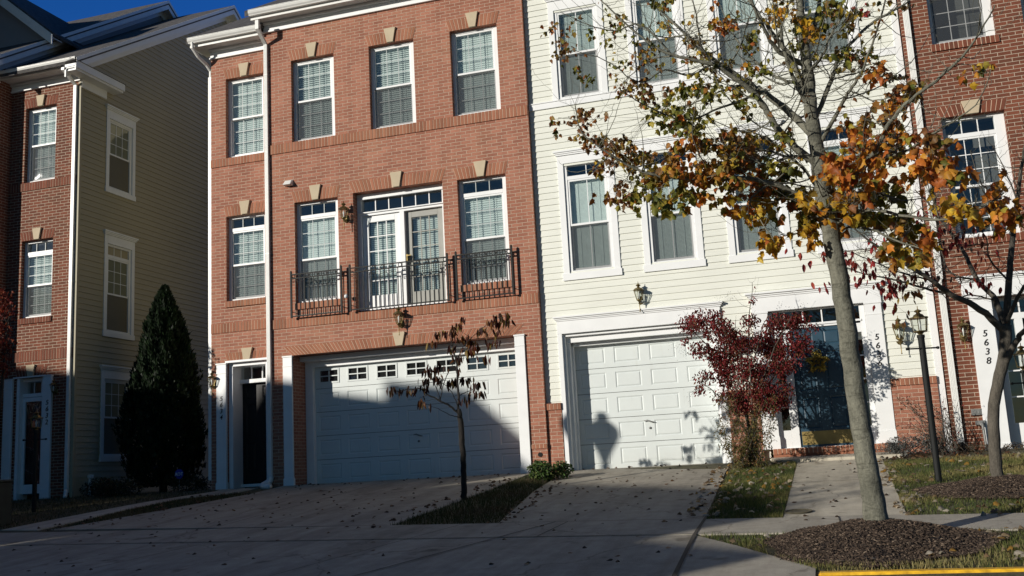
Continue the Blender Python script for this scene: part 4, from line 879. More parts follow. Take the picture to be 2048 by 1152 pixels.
grass('yard_grass', [(-24,0),(-12.3,0),(-12.2,-.3)]+pu[::-1][1:]+[(-18,-6)], 500, .03, .07, pal=((.03,.045,.015),(.06,.07,.03),(.12,.09,.05)), dry=.4, label='shaded yard grass in front of the left house')

# ------------------------------------------------------------------ leaves
def tmpl(kind):
    if kind == 'maple':
        h = [(.0,.0),(.30,-.05),(.31,.15),(.54,.40),(.33,.45),(.25,.68),(.0,1.0)]
        o = h+[(-x, y) for x, y in h[-2:0:-1]]; c = (0,.34)
    elif kind == 'oval':
        h = [(0,0),(.16,.15),(.23,.42),(.15,.75),(0,1)]; o = h+[(-x, y) for x, y in h[-2:0:-1]]; c = (0,.45)
    elif kind == 'long':
        h = [(0,0),(.10,.2),(.125,.5),(.07,.82),(0,1)]; o = h+[(-x, y) for x, y in h[-2:0:-1]]; c = (0,.5)
    pts = [c]+o; V = np.array([(x, y, -.5*abs(x)-.22*(y-.2)**2+(.06 if i == 0 else 0)) for i, (x, y) in enumerate(pts)])
    F = np.array([(0, i, i % len(o)+1) for i in range(1, len(o)+1)]); return V, F
TM = {k: tmpl(k) for k in ('maple', 'oval', 'long')}
def leaves(name, kind, P, size, cols, mat, parent=None, droop=.75, flat=False):
    """P (n,3) stalk ends; leaves hang from them"""
    P = np.asarray(P, float); n = len(P); V, F = TM[kind]; s = rng.uniform(*size, n) if isinstance(size, tuple) else np.asarray(size)*rng.uniform(.75, 1.2, n)
    a = rng.uniform(0, 2*np.pi, n)
    if flat: d = np.stack([np.cos(a), np.sin(a), rng.normal(0, .12, n)], 1); nrm = np.stack([rng.normal(0,.25,n), rng.normal(0,.25,n), np.ones(n)], 1)
    else:
        d = np.stack([np.cos(a), np.sin(a), -np.abs(rng.normal(droop*1.6, .5, n))], 1); b = a+rng.normal(0, 1.2, n); nrm = np.stack([np.cos(b), np.sin(b), rng.uniform(.1, .9, n)], 1)
    d /= np.linalg.norm(d, axis=1)[:,None]; x = np.cross(d, nrm); x /= np.linalg.norm(x, axis=1)[:,None]; z = np.cross(x, d)
    curl = rng.uniform(.3, 3.0, n)
    W = P[:,None,:]+s[:,None,None]*(V[None,:,0,None]*x[:,None]+V[None,:,1,None]*d[:,None]+(V[None,:,2,None]*curl[:,None,None])*z[:,None])
    FF = (F[None]+(np.arange(n)*len(V))[:,None,None]).reshape(-1,3)
    c = np.repeat(np.clip(cols, 0, 1), len(V), 0)
    o = fast_mesh(name, W.reshape(-1,3), FF, mat, c)
    return put(o, parent) if parent is not None else o
M['leaf'] = leafmat('autumn_leaf', .5, .42); M['leaf_dark'] = leafmat('dark_leaf', .55, .2)
def barkmat(name, c1, c2, s=14):
    m, nt, b, N, L = nm(name); p = wpos(N); mp = N('ShaderNodeMapping'); mp.inputs['Scale'].default_value = (1,1,.35); L(p, mp.inputs[0])
    n1 = noise(N, L, mp.outputs[0], s, 7, .65); n2 = noise(N, L, p, s*4, 5, .7)
    c = ramp(N, L, n1, [(.35, c1), (.62, c2)]); c = mixc(N, L, .25, c, ramp(N, L, n2, [(.36, tuple(x*.5 for x in c1)), (.6, tuple(min(1, x*1.1) for x in c2))]))
    L(c, b.inputs['Base Color']); b.inputs['Roughness'].default_value = .9; L(bump(N, L, n2, .012, 1, bump(N, L, n1, .02)), b.inputs['Normal']); return m
M['bark'] = barkmat('maple_bark', (.085,.085,.065), (.205,.20,.155), 9)
_nt = M['bark'].node_tree; _b = _nt.nodes['Principled BSDF']; _N = _nt.nodes.new; _L = _nt.links.new; _mp = _N('ShaderNodeMapping'); _mp.inputs['Scale'].default_value = (9, 9, 34); _L(wpos(_N), _mp.inputs[0])
_L(mixc(_N, _L, .75, _b.inputs['Base Color'].links[0].from_socket, ramp(_N, _L, noise(_N, _L, _mp.outputs[0], 1.0, 4, .6), [(.33, (.42,.42,.40)), (.47, (1,1,1)), (.7, (1.0,1.0,1.0))]), 'MULTIPLY'), _b.inputs['Base Color']); M['bark2'] = barkmat('brown_bark', (.055,.048,.038), (.125,.11,.088), 14); M['bark_shaded'] = barkmat('shaded_bark', (.008,.007,.006), (.022,.018,.015), 22); M['bark3'] = barkmat('dark_bark', (.022,.018,.015), (.06,.048,.038), 22)  # the blackest bark carries the sapling's shade in its colour
def smooth_line(pts, rs, k=5, jit=0):
    P = []; R = []; n = len(pts)
    for i in range(n-1):
        p0, p1, p2, p3 = pts[max(i-1,0)], pts[i], pts[i+1], pts[min(i+2,n-1)]
        for j in range(k):
            t = j/k; P.append(.5*((2*p1)+(p2-p0)*t+(2*p0-5*p1+4*p2-p3)*t*t+(3*p1-p0-3*p2+p3)*t**3)); R.append(rs[i]*(1-t)+rs[i+1]*t)
    P.append(pts[-1]); R.append(rs[-1])
    if jit: P = [p+Vector((random.gauss(0,jit),random.gauss(0,jit),random.gauss(0,jit)))*(1 if 0 < i else 0) for i, p in enumerate(P)]
    return P, R
class Tree:
    def __init__(s): s.mb = MB(); s.nodes = []
    def limb(s, pts, r0, r1, n=7, jit=.004, rs=None):
        pts = [Vector(p) for p in pts]; rs = rs or [r0+(r1-r0)*i/(len(pts)-1) for i in range(len(pts))]
        P, R = smooth_line(pts, rs, 5, jit); s.mb.tube(P, R, n); s.nodes += list(zip(P, R)); return P
    def near(s, q, rmin=0):
        best = None; bd = 1e9
        for p, r in s.nodes:
            if r < rmin: continue
            d = (p-q).length+(.9*max(0, p.z-q.z))
            if d < bd: bd = d; best = (p, r)
        return best
    def twig(s, q, r1=.0025, rmin=.004, sag=.05, n=5):
        p, r = s.near(q, rmin); m1 = p.lerp(q, .4)+Vector((random.gauss(0,.04), random.gauss(0,.04), sag*(q-p).length)); m2 = p.lerp(q, .75)+Vector((random.gauss(0,.03), random.gauss(0,.03), sag*(q-p).length))
        r0 = min(r*.6, .004+.012*(q-p).length); P, R = smooth_line([p, m1, m2, q], [r0, r0*.7, r0*.45, r1], 4, .004); s.mb.tube(P, R, n); s.nodes += list(zip(P[2:], R[2:]))
    def bare(s, n, rmax=.03, rmin=.006, L=(.2,.7), up=.4):
        base = [q for q in s.nodes if rmin < q[1] < rmax]
        for k in range(n):
            p, r = random.choice(base); a = random.uniform(0, 2*math.pi); l = random.uniform(*L); d = Vector((math.cos(a), math.sin(a), random.uniform(-.2, up+.6))).normalized()*l
            side = Vector((-d.y, d.x, 0))*random.uniform(-.3, .3); m = p+d*.35+side*.6-Vector((0,0,.06*l)); m2 = p+d*.7+side+Vector((0,0,.05*l)); e = p+d+side*.5+Vector((0,0,.28*l)); r0 = min(r*.55, .002+.009*l)
            P, R = smooth_line([p, m, m2, e], [r0, r0*.7, r0*.45, .0014], 4, .005); s.mb.tube(P, R, 4); s.nodes += list(zip(P[3:], R[3:]))
PAL = dict(green=((.20,.20,.035),(.30,.27,.045),(.13,.15,.03),(.42,.34,.05)), yellow=((.72,.43,.035),(.60,.36,.03),(.74,.52,.07),(.55,.25,.03)), orange=((.68,.25,.035),(.58,.18,.03),(.70,.34,.045),(.45,.13,.03)),
           rust=((.28,.12,.045),(.38,.15,.035),(.22,.12,.045),(.36,.24,.05)), mix=((.26,.24,.04),(.42,.19,.035),(.24,.15,.04),(.6,.40,.045),(.34,.27,.045)), red=((.45,.045,.045),(.52,.09,.06),(.30,.04,.04)), dark=((.12,.03,.02),(.18,.05,.025),(.07,.025,.02)))

# ---- street maple on the mulch mound
def S3(px, py, y): return survey(px, py, y=y)
mt = thing('maple_tree', 'street maple with grey trunk and orange, yellow and green leaves on the kerbside mulch mound', 'tree', (T1.x, T1.y, T1.z))
t = Tree(); Y0 = -8.2
trunk = [(1757,1062,.155),(1753,1040,.128),(1744,985,.113),(1733,920,.108),(1713,800,.102),(1692,640,.098),(1676,540,.096),(1659,450,.096),(1645,375,.09),(1632,290,.078),(1622,215,.072),(1614,140,.064),(1606,70,.05),(1598,-10,.042),(1592,-90,.03),(1588,-160,.015)]
t.limb([S3(x, y, Y0) for x, y, r in trunk], 0, 0, 18, .004, [r*.87 for *_, r in trunk])
def L(pts, r0, r1, dy, n=8):
    k = len(pts); t.limb([S3(x, y, Y0+dy*i/(k-1)) for i, (x, y) in enumerate(pts)], r0, r1, n)
L([(1655,440),(1600,393),(1540,366),(1450,352),(1380,358),(1300,348),(1225,312),(1165,265),(1150,212)], .028, .004, -.9)
L([(1640,335),(1590,295),(1550,250),(1512,190),(1460,150),(1423,128),(1345,111),(1284,75),(1201,0)], .04, .006, -.6)
L([(1625,270),(1580,225),(1528,186),(1498,167),(1423,117),(1373,70),(1318,17),(1290,-20)], .042, .008, .6)
L([(1618,190),(1603,167),(1583,120),(1533,50),(1498,0),(1470,-60)], .04, .01, .3)
L([(1612,130),(1560,105),(1530,60),(1498,-10)], .03, .01, -.5)
L([(1606,100),(1632,40),(1642,-30),(1655,-100)], .03, .01, .4)
L([(1622,215),(1590,165),(1568,100),(1560,40),(1550,-20)], .024, .008, -.4, 7); L([(1590,165),(1545,150),(1500,110),(1462,60),(1440,10)], .016, .005, .5, 6); L([(1608,150),(1640,120),(1662,70),(1690,20),(1700,-30)], .018, .005, -.5, 6)
L([(1636,320),(1580,315),(1530,330),(1470,300),(1420,290),(1360,300)], .02, .004, -.3, 6); L([(1580,315),(1540,280),(1490,262),(1440,270)], .012, .003, .6, 5); L([(1498,167),(1450,180),(1390,205),(1340,225),(1290,235)], .013, .003, .5, 5)
L([(1345,111),(1300,120),(1262,150),(1230,185)], .01, .003, .4, 5); L([(1373,70),(1330,75),(1290,60),(1240,30)], .01, .003, .3, 5); L([(1423,128),(1400,80),(1392,30),(1380,-20)], .012, .004, -.5, 5); L([(1663,160),(1700,150),(1740,140),(1790,150)], .01, .003, .5, 5); L([(1700,180),(1745,200),(1790,190),(1830,170)], .009, .003, -.4, 5)
L([(1645,375),(1690,390),(1740,380),(1800,400),(1850,395)], .018, .004, .5, 6); L([(1655,430),(1620,440),(1590,470),(1560,470)], .014, .003, .4, 5)
L([(1345,111),(1282,50),(1230,62),(1179,50),(1120,25)], .012, .003, -.2, 5)
L([(1423,128),(1380,150),(1330,140),(1280,165),(1210,120),(1140,100)], .012, .003, -.9, 5)
L([(1630,240),(1663,160),(1683,108),(1750,42),(1806,11),(1850,-30)], .026, .006, .8)
L([(1639,290),(1680,215),(1700,180),(1728,133),(1767,17),(1775,-40)], .022, .005, -.7)
L([(1660,440),(1700,370),(1739,319),(1783,242),(1820,200),(1903,136),(1950,80),(1989,11)], .03, .005, -1.4)
L([(1739,319),(1806,305),(1860,270),(1917,236),(1958,200),(1983,139)], .014, .003, -1.2, 6)
L([(1662,450),(1740,420),(1800,430),(1880,440),(1950,420),(2010,385)], .02, .004, -1.0, 6)
L([(1660,400),(1720,330),(1770,300),(1850,330),(1905,345)], .018, .004, .4, 6)
L([(1665,460),(1730,455),(1790,480),(1850,500),(1870,490)], .014, .004, -.3, 6)
L([(1650,400),(1600,330),(1530,300),(1480,310),(1420,300)], .018, .005, .8, 6)
L([(1540,366),(1500,400),(1520,440),(1552,486)], .012, .004, -.5, 5)
L([(1512,190),(1440,215),(1370,240),(1300,215),(1240,180)], .014, .004, -1.1, 5)
clusters = [(1150,245,22,28,12,'rust'),(1180,280,28,28,20,'rust'),(1222,305,30,25,26,'rust'),(1270,325,32,26,32,'mix'),(1240,405,28,16,16,'rust'),(1290,395,28,28,26,'green'),(1335,345,38,34,44,'mix'),(1332,415,20,20,18,'green'),(1312,362,25,25,18,'rust'),
 (1400,335,42,42,46,'orange'),(1372,390,25,30,24,'green'),(1440,372,38,45,46,'mix'),(1482,330,42,40,48,'rust'),(1500,395,40,36,46,'orange'),(1522,440,30,30,34,'yellow'),(1553,487,22,18,18,'yellow'),(1560,380,36,36,36,'green'),(1602,420,34,34,32,'green'),(1575,330,30,25,16,'green'),
 (1622,462,22,30,24,'yellow'),(1655,405,38,38,46,'yellow'),(1700,350,45,40,58,'orange'),(1740,330,38,38,46,'orange'),(1760,400,45,38,48,'green'),(1690,420,30,25,26,'yellow'),(1668,458,15,25,16,'yellow'),(1715,300,20,25,14,'orange'),(1780,300,24,20,14,'rust'),(1800,285,20,20,8,'orange'),
 (1862,322,34,26,28,'orange'),(1850,365,30,22,18,'orange'),(1905,350,26,20,16,'orange'),(1905,425,36,18,20,'yellow'),(1870,300,22,15,12,'rust'),(1985,438,34,18,22,'orange'),(2005,395,16,26,14,'orange'),(1805,455,34,24,24,'green'),(1815,482,28,25,22,'yellow'),(1862,492,16,12,8,'orange'),(1800,505,25,15,12,'mix'),(1835,520,25,18,12,'mix'),
 (1270,110,34,24,14,'green'),(1128,88,14,24,8,'rust'),(1135,115,18,20,10,'rust'),(1160,150,20,14,8,'green'),(1106,66,12,8,4,'rust'),(1250,175,26,24,16,'rust'),(1292,135,20,22,14,'mix'),(1300,205,30,20,18,'rust'),(1345,232,38,26,36,'green'),(1375,262,26,16,18,'green'),(1392,190,28,20,20,'green'),(1430,135,26,24,20,'mix'),(1475,205,34,28,28,'green'),
 (1502,95,22,22,14,'green'),(1450,38,20,20,12,'orange'),(1560,25,26,18,20,'yellow'),(1600,58,22,16,14,'green'),(1655,28,26,24,26,'green'),(1690,55,16,16,10,'mix'),(1622,72,18,14,12,'yellow'),(1512,150,18,14,8,'green'),(1690,128,24,14,14,'green'),(1748,152,20,18,16,'orange'),(1738,28,12,10,3,'red'),(1722,120,16,10,8,'green'),(1790,215,18,18,10,'orange'),(1815,190,20,20,10,'rust'),
 (1690,255,10,14,2,'orange'),(1720,280,16,12,5,'orange'),(1775,222,16,18,8,'orange'),(1965,148,14,8,3,'mix'),(1918,170,12,12,3,'yellow'),(1320,10,20,15,10,'green'),(1350,60,20,25,10,'mix'),(1400,90,20,20,8,'rust'),(1420,60,15,15,6,'orange'),(1440,300,28,18,20,'mix'),(1520,300,34,20,22,'mix'),(1240,60,20,14,6,'green'),(1200,85,20,18,6,'green'),(1560,290,22,14,8,'green'),(1600,100,18,30,10,'green'),(1770,250,20,15,8,'rust'),(1150,340,0,0,0,'red'),(1195,345,24,18,12,'rust'),(1730,250,25,20,7,'mix')]
P = []; Cc = []; Sz = []
for x, y, rx, ry, n, pal in clusters:
    if n == 0: continue
    sz = .058+.023*min(1, max(0, (y-150)/250))+(.01 if x > 1600 else 0)-(.012 if x < 1300 else 0); n = int(n*(1.25 if y < 290 or x < 1300 else 1))
    ax = (1640-x)/600; yc = Y0+random.uniform(-.9, .9)*(.5+.5*abs(ax))
    if x > 1850: yc = Y0-random.uniform(.5, 1.3)
    for k in range(max(2, n//5)):
        c = S3(x+random.gauss(0, rx*.5), y+random.gauss(0, ry*.5)-6, yc+random.gauss(0, .22)); t.twig(c, .0022, .004, .04, 4)
    subs = [S3(x+random.gauss(0, rx*.66), y+random.gauss(0, ry*.66)-12, yc+random.gauss(0, .24)) for _ in range(max(2, int(n/2.0)))]
    for c_ in subs:
        if random.random() < .45: t.twig(c_+Vector((0,0,.02)), .0018, .002, .03, 4)
    for k in range(int(n*2.4)):
        P.append(random.choice(subs)+Vector((random.gauss(0,.035), random.gauss(0,.035), random.gauss(0,.03)))); q = PAL[pal if random.random() < .8 else random.choice(('mix','green','rust','orange'))]; c = np.array(random.choice(q))*random.uniform(.75, 1.25); Cc.append(c); Sz.append(sz)
for k in range(420):     # loose leaves through the whole crown
    x, y = random.uniform(1120, 1980), random.uniform(0, 330); nd = t.near(S3(x, y, Y0+random.uniform(-.8,.8)), .002)[0]; P.append(nd+Vector((random.gauss(0,.05), random.gauss(0,.05), -.01))); Cc.append(np.array(random.choice(PAL[random.choice(('mix','green','rust','rust'))]))*random.uniform(.7,1.2)); Sz.append(.055)
t.bare(170, .05, .007, (.45,1.1)); t.bare(420, .02, .004, (.2,.6)); t.bare(700, .012, .0014, (.08,.3))
tr = t.mb.build('trunk', M['bark'], mt, smooth=True, fix=False)
leaves('crown', 'maple', [tuple(p) for p in P], Sz, np.array(Cc), M['leaf'], mt, .8)

# ---- small red-leaved tree on the right-hand mound
rt = thing('small_tree', 'small nearly bare tree with few red leaves before the entry numbered 5638', 'tree', tuple(T2))
t = Tree(); Y1 = T2.y
def L2(pts, r0, r1, dy, n=8, j=.004):
    k = len(pts); t.limb([S3(x, y, Y1+dy*i/(k-1)) for i, (x, y) in enumerate(pts)], r0, r1, n, j)
pts = [(1994,975,.1),(1994,950,.083),(1988,880,.077),(1988,810,.076),(2000,750,.078),(2010,700,.08),(2011,650,.082)]
t.limb([S3(x, y, Y1) for x, y, r in pts], 0, 0, 14, .003, [r*.86 for *_, r in pts])
L2([(2010,665),(1960,618),(1900,588),(1862,560),(1800,522),(1740,482),(1700,450)], .045, .006, -.8)
L2([(1900,588),(1850,578),(1790,560),(1720,545),(1660,520)], .018, .003, -.4, 6); L2([(1862,560),(1790,505),(1770,460),(1740,420)], .016, .003, .5, 6); L2([(1860,560),(1800,545),(1740,520),(1690,500)], .012, .003, -.6, 5)
L2([(2010,660),(1990,600),(1955,560),(1925,500),(1890,450),(1855,405),(1830,380)], .04, .006, .6)
L2([(2012,655),(2018,560),(2026,470),(2034,400),(2046,320),(2060,250)], .045, .012, .2)
L2([(2012,655),(2032,600),(2060,560),(2100,520)], .03, .01, -.4); L2([(2000,745),(2030,690),(2045,665),(2075,640)], .04, .025, -.3); L2([(2026,470),(1990,400),(1960,360),(1940,300)], .018, .004, .7, 6)
L2([(1955,560),(1900,545),(1880,500),(1840,480)], .014, .004, .8, 5); L2([(2018,560),(1980,520),(1970,470),(1935,440)], .014, .004, -.8, 5); L2([(2034,400),(2010,340),(1985,290)], .012, .004, .4, 5); L2([(1990,600),(1940,590),(1900,600),(1870,570)], .012, .003, .7, 5)
P = []; Cc = []
for x, y, n, pal in [(1695,445,4,'red'),(1700,520,8,'red'),(1712,545,9,'red'),(1735,560,9,'red'),(1655,582,4,'red'),(1620,515,4,'red'),(1652,528,4,'red'),(1765,555,6,'red'),(1790,575,12,'red'),(1785,600,6,'red'),(1818,595,7,'rust'),(1818,640,5,'rust'),(1760,590,5,'red'),(1805,520,6,'red'),(1860,480,9,'red'),(1900,500,8,'red'),(1910,455,6,'red'),(1925,475,8,'dark'),(1880,430,4,'red'),(1960,515,4,'red'),(1945,575,5,'red'),(1978,570,3,'red'),(1835,560,6,'dark'),(1745,500,6,'red'),(1770,510,6,'rust'),(1835,440,4,'red'),(1892,560,5,'dark'),(1990,460,4,'red')]:
    c = S3(x, y-10, Y1+random.uniform(-.7, .6)); t.twig(c, .002, .003, .02, 4)
    for k in range(int(n*1.9)): P.append(c+Vector((random.gauss(0,.09), random.gauss(0,.09), random.gauss(0,.07)))); Cc.append(np.array(random.choice(PAL[pal]))*random.uniform(.7,1.2))
t.bare(520, .025, .002, (.12,.6), .5)
t.mb.build('trunk', M['bark2'], rt, smooth=True, fix=False); leaves('crown', 'oval', [tuple(p) for p in P], (.07,.11), np.array(Cc), M['leaf'], rt, 1.5)

# ---- sapling in the wedge bed, crape myrtle, arborvitae, shrubs
q = survey(928, 1000); sp = thing('sapling', 'thin sapling coloured as in shade, with drooping russet leaves standing before the wide garage door', 'tree', tuple(q))
t = Tree(); Y2 = q.y
def L4(pts, r0, r1, dy, n=7, j=.004):
    k = len(pts); t.limb([S3(x, y, Y2+dy*i/(k-1)) for i, (x, y) in enumerate(pts)], r0, r1, n, j)
pts = [(929,1008,.05),(928,985,.046),(927,930,.043),(924,880,.044),(921,840,.042),(917,818,.034)]
t.limb([S3(x, y, Y2) for x, y, r in pts], 0, 0, 10, .004, [r for *_, r in pts])
L4([(920,830),(900,812),(882,803),(850,785),(838,777),(800,782),(785,783)], .018, .004, -.5); L4([(917,820),(916,770),(912,720),(905,690),(897,668)], .02, .003, .2); L4([(916,800),(921,790),(945,778),(958,770)], .01, .003, .3, 5)
L4([(914,740),(922,700),(957,662),(979,645),(1008,630)], .008, .002, -.3, 5); L4([(880,800),(890,760),(910,720),(930,700)], .009, .003, .3, 5); L4([(882,803),(870,770),(858,745)], .008, .003, .2, 5); L4([(917,815),(900,780),(880,765),(850,765)], .008, .002, -.4, 5); L4([(921,835),(900,830),(870,815),(845,805)], .008, .002, -.5, 5)
P = []; Cc = []
for x, y, n in [(785,783,7),(812,785,6),(838,780,5),(858,748,9),(850,765,7),(872,760,8),(872,738,8),(838,805,4),(846,812,3),(895,770,6),(915,765,9),(935,762,8),(955,772,8),(948,790,6),(912,745,5),(960,790,4),(930,805,3),(897,670,9),(912,655,8),(925,680,8),(905,700,9),(918,720,8),(938,705,6),(945,690,8),(960,665,7),(980,650,7),(1000,635,9),(1012,645,7),(955,700,6),(982,690,7),(995,668,5),(880,672,7),(870,690,4),(928,640,3),(965,720,3)]:
    c = S3(x, y-8, Y2+random.uniform(-.35, .35)); t.twig(c, .0018, .002, .02, 4)
    for k in range(int(n*1.7)): P.append(c+Vector((random.gauss(0,.06), random.gauss(0,.04), random.gauss(0,.02)))); Cc.append(np.array(random.choice(PAL['dark' if random.random() < .6 else 'rust']))*random.uniform(.7,1.2)*(.8 if y < 735 else .3))  # lower leaves darkened: the shade over them is in their colour
t.mb.build('trunk', M['bark_shaded'], sp, smooth=True, fix=False); leaves('crown', 'long', [tuple(p) for p in P], (.10,.16), np.array(Cc), M['leaf'], sp, 1.9)

def dense_leaves(name, kind, blobs, n, size, pal, mat, parent, droop=.6):
    w = np.array([b[3]*b[4]*b[5] for b in blobs]); w = w/w.sum(); k = rng.choice(len(blobs), n, p=w); B = np.array(blobs)[k]
    d = rng.normal(0, 1, (n,3)); d /= np.linalg.norm(d, axis=1)[:,None]; r = rng.random(n)**.45
    P = B[:,:3]+d*r[:,None]*B[:,3:6]; clump = fnoise(P[:,0]*7+P[:,2]*3, P[:,1]*7+P[:,2]*5, 1); kp = rng.random(n) < .05+clump*1.2
    P = P[kp]; c = np.array(pal)[rng.integers(0, len(pal), len(P))]*rng.uniform(.65, 1.25, (len(P),1))
    return leaves(name, kind, P, size, c, mat, parent, droop), P
q = survey(1508, 930, y=-1.1); cm = thing('crape_myrtle', 'dark red leaved multi-stemmed crape myrtle between the single garage and the blue door', 'tree', (q.x, q.y, gz(q.x,q.y)))
t = Tree(); YC = q.y; base = Vector((q.x, q.y, gz(q.x,q.y)))
tips = [(1375,650),(1420,640),(1400,700),(1470,640),(1505,565),(1530,640),(1585,630),(1630,660),(1600,720),(1560,700),(1450,740),(1500,720),(1545,760),(1395,760)]
for i, (x, y) in enumerate(tips):
    e = S3(x, y, YC+random.uniform(-.45, .45)); b = base+Vector((random.gauss(0,.04), random.gauss(0,.04), 0)); m1 = b.lerp(e, .35)+Vector((-.27*(e.x-b.x), -.2*(e.y-b.y), .12)); t.limb([b, m1, b.lerp(e,.7)+Vector((-.2*(e.x-b.x),0,.12)), e], .02, .004, 6, .006)
t.bare(160, .012, .003, (.1,.35)); t.mb.build('stems', M['bark2'], cm, smooth=True, fix=False)
bl = []
for x, y, r in [(1380,650,.22),(1410,640,.25),(1440,660,.26),(1400,700,.2),(1450,700,.28),(1490,680,.26),(1500,640,.16),(1530,690,.28),(1560,650,.26),(1595,640,.2),(1625,655,.12),(1590,690,.28),(1585,725,.16),(1550,730,.28),(1500,740,.3),(1460,750,.26),(1410,755,.18),(1400,780,.12),(1520,780,.26),(1480,790,.22),(1560,780,.22),(1540,810,.18),(1560,800,.18),(1510,810,.22),(1480,815,.16),(1440,790,.16),(1450,720,.28),(1506,600,.09),(1510,575,.06),(1440,625,.08),(1395,620,.07),(1370,680,.1)]:
    p = S3(x, y, YC+random.uniform(-.3,.3)); bl.append((*p, r*1.1, r, r*.85))
dense_leaves('crown', 'oval', bl, 19000, (.032,.062), ((.22,.025,.025),(.33,.04,.045),(.13,.025,.025),(.09,.05,.025),(.20,.08,.04),(.28,.035,.04)), M['leaf'], cm, .6)
seeds = []
for x, y in [(1360,640),(1375,628),(1352,655),(1400,625),(1440,600),(1462,590),(1350,690),(1365,705),(1380,790),(1562,615),(1580,622),(1600,612)]:
    p = S3(x, y, YC); seeds += [tuple(p+Vector((random.gauss(0,.05),random.gauss(0,.04),random.gauss(0,.05)))) for k in range(22)]
leaves('seed_heads', 'oval', seeds, (.012,.022), np.full((len(seeds),3), .05), M['leaf_dark'], cm, .3)
# yellow-green shrub under it
q = survey(1500, 920, y=-1.25); sh = thing('leggy_shrub', 'thin yellow-green shrub around the foot of the crape myrtle', 'shrub', (q.x, q.y, gz(q.x,q.y)))
t = Tree(); base = Vector((q.x, q.y, gz(q.x,q.y)))
for k in range(46):
    e = S3(random.uniform(1430,1555), random.uniform(790,900), q.y+random.uniform(-.35,.35)); b = base+Vector((random.gauss(0,.14), random.gauss(0,.1), 0)); t.limb([b, b.lerp(e,.5)+Vector((0,0,.06)), e], .005, .0015, 4, .006)
P = [tuple(p+Vector((random.gauss(0,.035),random.gauss(0,.035),random.gauss(0,.035)))) for p, r in t.nodes if p.z > base.z+.02 for k in range(9)]
t.mb.build('stems', M['bark2'], sh, smooth=True, fix=False)
leaves('foliage', 'long', P, (.03,.06), np.array([(.17,.16,.05),(.26,.21,.07),(.10,.12,.04),(.3,.16,.06)])[rng.integers(0,4,len(P))]*rng.uniform(.6,1.2,(len(P),1)), M['leaf'], sh, .3)

def shrub(name, label, x, y, blobs, n, size, pal, kind='oval', cat='shrub', stems=14, mat='leaf_dark', rough=.5, droop=.3):
    z = gz(x, y); o = thing(name, label, cat, (x, y, z)); t = Tree(); b = Vector((x, y, z))
    for k in range(stems):
        q = random.choice(blobs); e = Vector(q[:3])+Vector((random.gauss(0,.5*q[3]), random.gauss(0,.5*q[4]), random.gauss(0,.4*q[5]))); t.limb([b+Vector((random.gauss(0,.05),random.gauss(0,.05),0)), b.lerp(e,.5)+Vector((0,0,.05)), e], .008, .002, 5, .006)
    t.mb.build('stems', M['bark3'], o, smooth=True, fix=False); dense_leaves('foliage', kind, blobs, n, size, pal, M[mat], o, droop); return o
# arborvitae: flame-shaped evergreen
AX, AY = -14.15, 1.35
ab = thing('arborvitae', 'tall dark pointed evergreen beside the tan sided gable wall', 'tree', (AX, AY, 0))
mb = MB(); mb.tube([(AX,AY,-.1),(AX,AY,3.9)], [.09,.015], 8); mb.build('trunk', M['bark3'], ab, smooth=True)
n = 30000; hh = 4.45; u = rng.random(n)**.8; a = rng.uniform(0, 2*np.pi, n); prof = lambda t: np.interp(t, [0,.08,.25,.45,.65,.82,.93,1], [.55,.85,1.0,.86,.64,.4,.2,.02])
lob = 1+.10*np.sin(3*a+9*u)+.09*np.sin(7*a-17*u)+.07*np.sin(13*a+31*u)+.10*np.maximum(0, np.sin(11*a+57*u))**3; R = .86*prof(u)*lob*(.72+.3*rng.random(n)**.5)
P = np.stack([AX+R*np.cos(a), AY+.9*R*np.sin(a), .12+u*hh], 1); V0 = np.array([(-.35,0,0),(.35,0,0),(0,1,.1)]); s = rng.uniform(.05,.13,n); dd = np.stack([.5*np.cos(a)+rng.normal(0,.25,n), .5*np.sin(a)+rng.normal(0,.25,n), np.ones(n)], 1); dd /= np.linalg.norm(dd,axis=1)[:,None]
nn = np.stack([np.cos(a+rng.normal(0,.7,n)), np.sin(a+rng.normal(0,.7,n)), np.zeros(n)], 1); xx = np.cross(dd, nn); xx /= np.linalg.norm(xx,axis=1)[:,None]
W = P[:,None]+s[:,None,None]*(V0[None,:,0,None]*xx[:,None]+V0[None,:,1,None]*dd[:,None])
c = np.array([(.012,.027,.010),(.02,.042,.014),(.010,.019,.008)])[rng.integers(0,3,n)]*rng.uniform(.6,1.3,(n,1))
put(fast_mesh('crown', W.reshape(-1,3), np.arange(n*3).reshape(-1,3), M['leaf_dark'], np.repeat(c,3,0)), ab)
g1 = survey(1088, 965); shrub('green_shrub', 'low bushy green plant at the foot of the brick between the two garages', g1.x, g1.y+.1, [(g1.x,g1.y+.1,gz(0,g1.y)+.2,.24,.2,.17),(g1.x+.22,g1.y+.3,gz(0,g1.y)+.2,.2,.2,.16),(g1.x-.15,g1.y+.25,gz(0,g1.y)+.22,.2,.2,.17)], 2600, (.035,.07), ((.05,.10,.02),(.08,.14,.03),(.03,.06,.015),(.12,.15,.04)), 'oval')
x, y = 1.12, -.55; shrub('silvery_shrub', 'low grey-leaved lavender shrub under the brick plinth by the lamp post', x, y, [(x,y,.15,.3,.22,.17),(x+.32,y,.16,.25,.2,.16),(x-.22,y+.05,.1,.22,.2,.12)], 3600, (.02,.05), ((.16,.17,.16),(.09,.10,.09),(.22,.23,.23),(.06,.06,.05)), 'long', droop=-.3)
x, y = 1.75, -.5; o = thing('twiggy_shrub', 'bare brown twiggy shrub with a few red leaves beside the downspout', 'shrub', (x, y, gz(x,y))); t = Tree()
